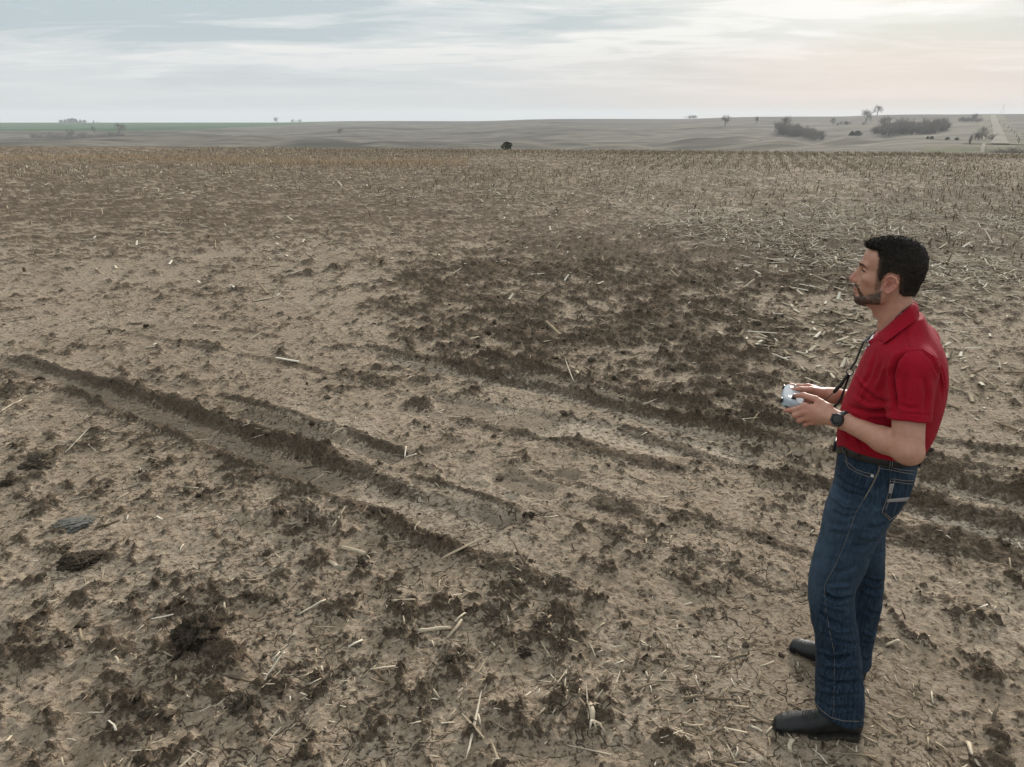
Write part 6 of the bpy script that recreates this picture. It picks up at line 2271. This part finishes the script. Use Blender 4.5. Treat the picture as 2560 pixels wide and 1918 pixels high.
def make_boot(side, heel_px, toe_px, lift=0.0):
    hw, tw = G(*heel_px), G(*toe_px)
    to_l = lambda w: np.array([(w - P_O) @ P_F, (w - P_O) @ P_L, 0.0])
    hl, tl = to_l(hw), to_l(tw)
    ax = tl - hl
    length = 0.312
    ax /= np.linalg.norm(ax)
    root = (hl + tl) / 2 - ax * length / 2
    lat = np.array([-ax[1], ax[0], 0])
    B = Sdf([(-0.02, 0.335, 0.0036)], [(-0.075, 0.075, 0.0036)], [(-0.004, 0.26, 0.0036)])
    # upper: x along the boot from the heel
    xs_ = np.array([0.0, 0.02, 0.05, 0.09, 0.13, 0.17, 0.21, 0.25, 0.285, 0.308, 0.314])
    top = np.array([0.105, 0.135, 0.145, 0.145, 0.125, 0.104, 0.088, 0.074, 0.062, 0.048, 0.036])
    wid = np.array([0.020, 0.033, 0.036, 0.036, 0.037, 0.041, 0.0455, 0.046, 0.041, 0.031, 0.020])
    bot = np.array([0.036, 0.034, 0.033, 0.030, 0.024, 0.014, 0.011, 0.011, 0.012, 0.014, 0.018])
    off = np.array([0, 0, 0, 0, 0.000, 0.002, 0.004, 0.004, 0.001, -0.002, -0.003]) * (-side)

    def up(x, y, z):
        t = np.interp(x.ravel(), xs_, top).reshape(x.shape)
        w_ = np.interp(x.ravel(), xs_, wid).reshape(x.shape)
        b_ = np.interp(x.ravel(), xs_, bot).reshape(x.shape)
        o_ = np.interp(x.ravel(), xs_, off).reshape(x.shape)
        zc, hz = (t + b_) / 2, (t - b_) / 2
        v = (z - zc) / hz
        ww = w_ * (1 - 0.30 * np.clip(v, 0, 1) ** 1.5)
        q = (np.abs((y - o_) / ww) ** 2.4 + np.abs(v) ** 2.4) ** (1 / 2.4)
        d = (q - 1) * np.minimum(ww, hz)
        return np.maximum(np.maximum(d, -x), x - 0.314)
    B.op(up, (0, -0.06, 0.0), (0.315, 0.06, 0.16), 0)
    B.cone((0.056, 0, 0.10), (0.068, 0, 0.17), 0.040, 0.040, 0.02)
    V, Q = B.mesh()
    V = smooth_verts(V, Q, 3, 0.5)
    Nn = normals(V, Q)
    V = V + Nn * (0.0016 * fbm(V[:, 0] * 45, V[:, 2] * 45 + V[:, 1] * 30, 3, 51))[:, None]
    put = lambda V_: root + V_[:, :1] * ax + V_[:, 1:2] * lat + V_[:, 2:] * np.array([0, 0, 1.0]) + np.array([0, 0, lift])
    boot = link('boot', quad_mesh('boot', put(V), Q, [M_boot]), person)
    # welt and sole: outline swept
    xo = np.concatenate([np.linspace(0.003, 0.312, 26)])
    wv = np.interp(xo, xs_, wid) + 0.005
    wv[0] *= 0.8
    ov = np.interp(xo, xs_, off)
    outl = [(xx, o + w_) for xx, w_, o in zip(xo, wv, ov)] + [(0.3185, ov[-1] + 0.012), (0.3185, ov[-1] - 0.012)] + [(xx, o - w_) for xx, w_, o in zip(xo[::-1], wv[::-1], ov[::-1])]
    n = len(outl)
    zb = lambda xx: np.interp(xx, [0, 0.085, 0.15, 0.20, 0.27, 0.318], [0.030, 0.028, 0.010, 0.001, 0.001, 0.008])
    V = []
    for th in (0.0, 0.0095):
        for a_, b_ in outl:
            V.append((a_, b_, zb(a_) + th))
    F = [(k, (k + 1) % n, n + (k + 1) % n, n + k) for k in range(n)]
    h_ = n // 2
    for k in range(h_ - 1):
        F.append((k + 1, k, n - 1 - k, n - 2 - k))
        F.append((n + k, n + k + 1, n + n - 2 - k, n + n - 1 - k))
    so = link('sole', poly_mesh('sole', put(np.array(V)), F, [M_sole], False), boot)
    so.modifiers.new('b', 'BEVEL').width = 0.002
    # stacked heel
    V, F = [], []
    hx = np.linspace(0, 1, 9)
    ring = [(0.002 + 0.018 * (1 - math.cos(math.pi / 2 * (1 - u))) * 0 + 0.078 * u, 0) for u in hx]
    out_h = []
    for k in range(24):
        an = 2 * math.pi * k / 24
        cx, cy = 0.040 + 0.040 * math.copysign(abs(math.cos(an)) ** 0.55, math.cos(an)), 0.0345 * math.copysign(abs(math.sin(an)) ** 0.6, math.sin(an))
        out_h.append((min(cx, 0.074), cy))
    levels = [(0.0, 0.97), (0.007, 0.975), (0.0075, 0.955), (0.0145, 0.965), (0.015, 0.945), (0.0225, 0.955), (0.023, 0.94), (0.0305, 0.96)]
    for zz_, sc in levels:
        for a_, b_ in out_h:
            V.append((0.040 + (a_ - 0.040) * sc + (0.0305 - zz_) * 0.10, b_ * sc, zz_))
    m = 24
    for q in range(len(levels) - 1):
        for k in range(m):
            F.append((q * m + k, q * m + (k + 1) % m, (q + 1) * m + (k + 1) % m, (q + 1) * m + k))
    F.append(tuple(range(m))[::-1])
    link('heel', poly_mesh('heel', put(np.array(V)), F, [M_sole], False), boot)
    # stitched welt and toe pattern
    tb_ = BVHTree.FromPolygons([tuple(v) for v in put(np.array(B.mesh()[0]))], [tuple(q) for q in Q]) if False else None
    parts = []
    for k in range(5):
        xx = 0.165 + 0.010 * k
        arc = []
        for an in np.linspace(-0.9, 0.9, 11):
            t_ = np.interp(xx, xs_, top)
            w_ = np.interp(xx, xs_, wid) * 0.72
            b_ = np.interp(xx, xs_, bot)
            yv = math.sin(an) * w_
            vz = (1 - abs(yv / (w_ / 0.72 * 0.72)) ** 2.4 * 0.55)
            arc.append((xx + 0.012 * math.cos(an * 2), yv, b_ + (t_ - b_) * (0.5 + 0.5 * vz ** 0.42) - 0.0006))
        parts.append(tube(put(np.array(arc)), 0.0011, 4))
    V, F = join(parts)
    link('toe_stitching', poly_mesh('toe_stitching', V, F, [M_sole]), boot)
    return boot


make_boot(1, (2150, 1842), (1932, 1816))
make_boot(-1, (2172, 1706), (1969, 1612))

# ------------------------------------------------------------------ watch on the left wrist
fw = (WRI_N - ELB_N) / np.linalg.norm(WRI_N - ELB_N)
wc = PL(2108, 1042, 0.127) - fw * 0.004
to_cam = (CAM_L - wc) / np.linalg.norm(CAM_L - wc)
nrm = np.array([0.10, 0.95, 0.22])
nrm = nrm - fw * (nrm @ fw)
nrm /= np.linalg.norm(nrm)
lat_ = np.cross(fw, nrm)
V, F = [], []
seg = 40
for k in range(seg):
    an = 2 * math.pi * k / seg
    d = math.cos(an) * nrm + math.sin(an) * lat_
    for o, wdt in ((0.0285, -0.010), (0.0320, -0.0095), (0.0320, 0.0095), (0.0285, 0.010)):
        V.append(wc + d * o + fw * wdt)
for k in range(seg):
    for j in range(4):
        F.append((k * 4 + j, ((k + 1) % seg) * 4 + j, ((k + 1) % seg) * 4 + (j + 1) % 4, k * 4 + (j + 1) % 4))
watch = link('watch', poly_mesh('watch', V, F, [M_watch]), person)
cc = wc + nrm * 0.0345
V, F = disc(cc, nrm, 0.0225, 0.0065, 28)
link('watch_case', poly_mesh('watch_case', V, F, [M_watch]), watch)
parts = []
for k in range(28):
    an = 2 * math.pi * k / 28
parts.append(tube([cc + nrm * 0.0055 + 0.0185 * (math.cos(a_) * fw + math.sin(a_) * lat_) for a_ in np.linspace(0, 2 * math.pi, 33)], 0.0030, 6, caps=False))
V, F = join(parts)
link('bezel', poly_mesh('bezel', V, F, [M_watch]), watch)
V, F = disc(cc + nrm * 0.0056, nrm, 0.0165, 0.0010, 28)
dial = link('dial', poly_mesh('dial', V, F, [M_glass]), watch)
parts = []
for (u, v, w_, h_) in ((-0.006, 0.002, 0.0016, 0.0035), (-0.002, 0.002, 0.0016, 0.0035), (0.003, 0.002, 0.0016, 0.0035), (0.007, 0.002, 0.0016, 0.0035), (0.0, -0.006, 0.006, 0.0012), (0.0, 0.009, 0.005, 0.001)):
    R = np.stack([fw, lat_, nrm], 1)
    parts.append(box(cc + nrm * 0.0068 + fw * u + lat_ * v, (w_ * 0.7, h_ * 0.8, 0.0002), R))
V, F = join(parts)
link('digits', poly_mesh('digits', V, F, [M_digit], False), dial)
for k in (-1, 1):
    V, F = disc(cc + lat_ * 0.010 * k + fw * 0.0225, fw, 0.003, 0.003, 10)
    link('watch_button', poly_mesh('watch_button', V, F, [M_watch]), watch)

# ------------------------------------------------------------------ neck strap


def strap(pts, w_, th=0.0016, up=(0.5, 0.8, 0.3)):
    P = np.array(pts)
    k = len(P)
    tt = np.linspace(0, 1, k * 4)
    P = np.stack([np.interp(tt, np.linspace(0, 1, k), P[:, i]) for i in range(3)], 1)
    return tube(P, w_, 8, th / w_, True, up=np.array(up))


def on_shirt(px, py, s, off=0.006):
    h = hit(tr_s, px, py, off)
    return PL(px, py, s) if h is None else h[0]


ring_c = PL(2127, 918, 0.0)
JN = PL(2160, 848, 0.012)
nr = [PL(2284, 752, 0.0), PL(2274, 762, 0.040), PL(2258, 774, 0.0555), PL(2240, 789, 0.0585), PL(2218, 809, 0.0545), PL(2196, 829, 0.041), PL(2174, 846, 0.026), JN]
fr_pts = [PL(2284, 752, 0.0)] + [p * np.array([1, -1, 1]) for p in nr[1:6]] + [PL(2178, 832, -0.02), JN]
parts = [strap(nr, 0.0072, 0.0018, (-0.3, 0.2, 1.0)), strap(fr_pts, 0.0072, 0.0018, (0.3, 0.2, 1.0)),
         strap([JN, PL(2150, 872, 0.004), PL(2140, 897, 0.002), ring_c + np.array([0, 0, 0.006])], 0.0085, 0.002, (1, 0.4, 0.4))]
V, F = join(parts)
lan = link('neck_strap', poly_mesh('neck_strap', V, F, [M_black_strap]), person)
M_print = noisy_mat('strap_print', (0.3, 0.3, 0.3), (0.2, 0.2, 0.2), 200, 0.7)
for t in (2, 3, 4, 5):
    a_, b_ = nr[t], nr[t] * 0.7 + nr[t + 1] * 0.3
    V, F = tube([a_ + np.array([0.002, 0.006, 0.002]), b_ + np.array([0.002, 0.006, 0.002])], 0.0022, 5, 0.3)
    link('strap_print', poly_mesh('strap_print', V, F, [M_print]), lan)
V, F = tube([ring_c + np.array([0.011 * math.cos(a_), 0.0, 0.011 * math.sin(a_) - 0.006]) for a_ in np.linspace(0, 2 * math.pi, 25)], 0.0022, 6, caps=False)
link('ring', poly_mesh('ring', V, F, [M_belt]), lan)
hk = [ring_c + np.array([0.004, 0.002, -0.015]), PL(2113, 940, 0.004), PL(2104, 954, 0.004), PL(2090, 968, 0.004), PL(2086, 974, 0.004)]
V, F = tube(hk, [0.007, 0.0075, 0.0085, 0.0095, 0.007], 8, 0.7)
link('clip', poly_mesh('clip', V, F, [M_black_strap]), lan)
hk2 = [ring_c + np.array([0.0, -0.002, -0.015]), PL(2118, 948, -0.004), PL(2110, 972, -0.004), PL(2104, 988, -0.002), PL(2096, 1000, 0.0), PL(2082, 1014, 0.004)]
V, F = tube(hk2, [0.006, 0.006, 0.006, 0.0075, 0.0075, 0.006], 8, 0.6)
link('clip', poly_mesh('clip', V, F, [M_black_strap]), lan)
CT = PL(2012, 986, 0.0)
V, F = join([tube([PL(2087, 973, 0.004), PL(2066, 990, 0.002), PL(2040, 1000, 0.0), CT + np.array([-0.02, 0, -0.004])], 0.0014, 5),
             tube([PL(2083, 1013, 0.004), PL(2062, 1012, 0.0), PL(2040, 1004, 0.0), CT + np.array([-0.02, 0, -0.006])], 0.0014, 5)])
link('cord', poly_mesh('cord', V, F, [M_black_strap]), lan)

# =================================================================== the remote control he holds
M_ctrl = noisy_mat('pale_grey_plastic', (0.33, 0.37, 0.40), (0.37, 0.41, 0.44), 60, 0.8, 0.08)
M_ctrl_d = noisy_mat('dark_grey_plastic', (0.085, 0.09, 0.10), (0.11, 0.115, 0.125), 60, 0.5, 0.4)
M_ctrl_k = noisy_mat('black_plastic', (0.010, 0.010, 0.011), (0.018, 0.018, 0.018), 100, 0.4, 0.4)
remote = bpy.data.objects.new('remote_control', None)
col.objects.link(remote)
remote['label'] = 'pale grey twin-stick remote control held in both hands'
remote['category'] = 'remote control'
cl = (PL(1986, 976, -0.09) + PL(1983, 1004, 0.085)) / 2
remote.location = P_O + cl[0] * P_F + cl[1] * P_L + np.array([0, 0, cl[2]])
remote.rotation_euler = (0, math.radians(-14), FACE_ANG + math.radians(7))
B = Sdf([(-0.055, 0.055, 0.0026)], [(-0.10, 0.10, 0.0026)], [(-0.035, 0.025, 0.0026)])


def slab(x, y, z):
    hx, hy = 0.040 - 0.010 * (np.abs(y) / 0.09) ** 3, 0.090
    qx, qy, qz = np.abs(x) - hx + 0.020, np.abs(y) - hy + 0.020, np.abs(z + 0.008) - 0.0175 + 0.010
    q = np.sqrt(np.maximum(qx, 0) ** 2 + np.maximum(qy, 0) ** 2) + np.minimum(np.maximum(qx, qy), 0) - 0.010
    return np.sqrt(np.maximum(q, 0) ** 2 + np.maximum(qz, 0) ** 2) + np.minimum(np.maximum(q, qz), 0) - 0.010


B.op(slab, (-0.05, -0.095, -0.03), (0.05, 0.095, 0.02))
V, Q = B.mesh()
V = smooth_verts(V, Q, 2, 0.4)
me = quad_mesh('shell', V, Q, [M_ctrl, M_ctrl_d])
for p in me.polygons:
    c = p.center
    if c.z < -0.012 and abs(c.y) > 0.045 and c.x < 0.022 or (c.x < -0.030):
        p.material_index = 1
shell = link('shell', me, remote)
for s in (1, -1):
    V, F = disc(np.array([0.008, 0.052 * s, 0.0095]), (0, 0, 1), 0.0155, 0.0012, 24)
    link('stick_well', poly_mesh('stick_well', V, F, [M_ctrl_k]), shell)
    V, F = tube([(0.008, 0.052 * s, 0.008), (0.006, 0.051 * s, 0.016), (0.004, 0.050 * s, 0.022), (0.004, 0.050 * s, 0.0245)], [0.0045, 0.0022, 0.0026, 0.0050], 10)
    link('control_stick', poly_mesh('control_stick', V, F, [noisy_mat('stick_metal', (0.16, 0.16, 0.165), (0.24, 0.24, 0.24), 200, 0.35, 0.5)]), shell)
V, F = disc(np.array([-0.006, 0.0, 0.0096]), (0, 0, 1), 0.006, 0.0012, 18)
link('button', poly_mesh('button', V, F, [M_ctrl_d]), shell)
for s in (1, -1):
    V, F = box((0.0385, 0.070 * s, -0.006), (0.004, 0.010, 0.008))
    w_ = link('shoulder_wheel', poly_mesh('shoulder_wheel', V, F, [M_ctrl_k]), shell)
    w_.modifiers.new('b', 'BEVEL').width = 0.002
# =================================================================== air
hv, hf = box((0, 0, -30), (4800, 4800, 78))
mh = bpy.data.materials.new('haze')
mh.use_nodes = True
th_ = mh.node_tree
th_.nodes.clear()
pv = node(th_, 'ShaderNodeVolumePrincipled')
pv.inputs['Color'].default_value = (0.88, 0.93, 0.97, 1)
pv.inputs['Density'].default_value = 0.00026
ho = node(th_, 'ShaderNodeOutputMaterial')
th_.links.new(pv.outputs[0], ho.inputs['Volume'])
haze = link('haze', poly_mesh('haze', hv, hf, [mh], False), kind='stuff')
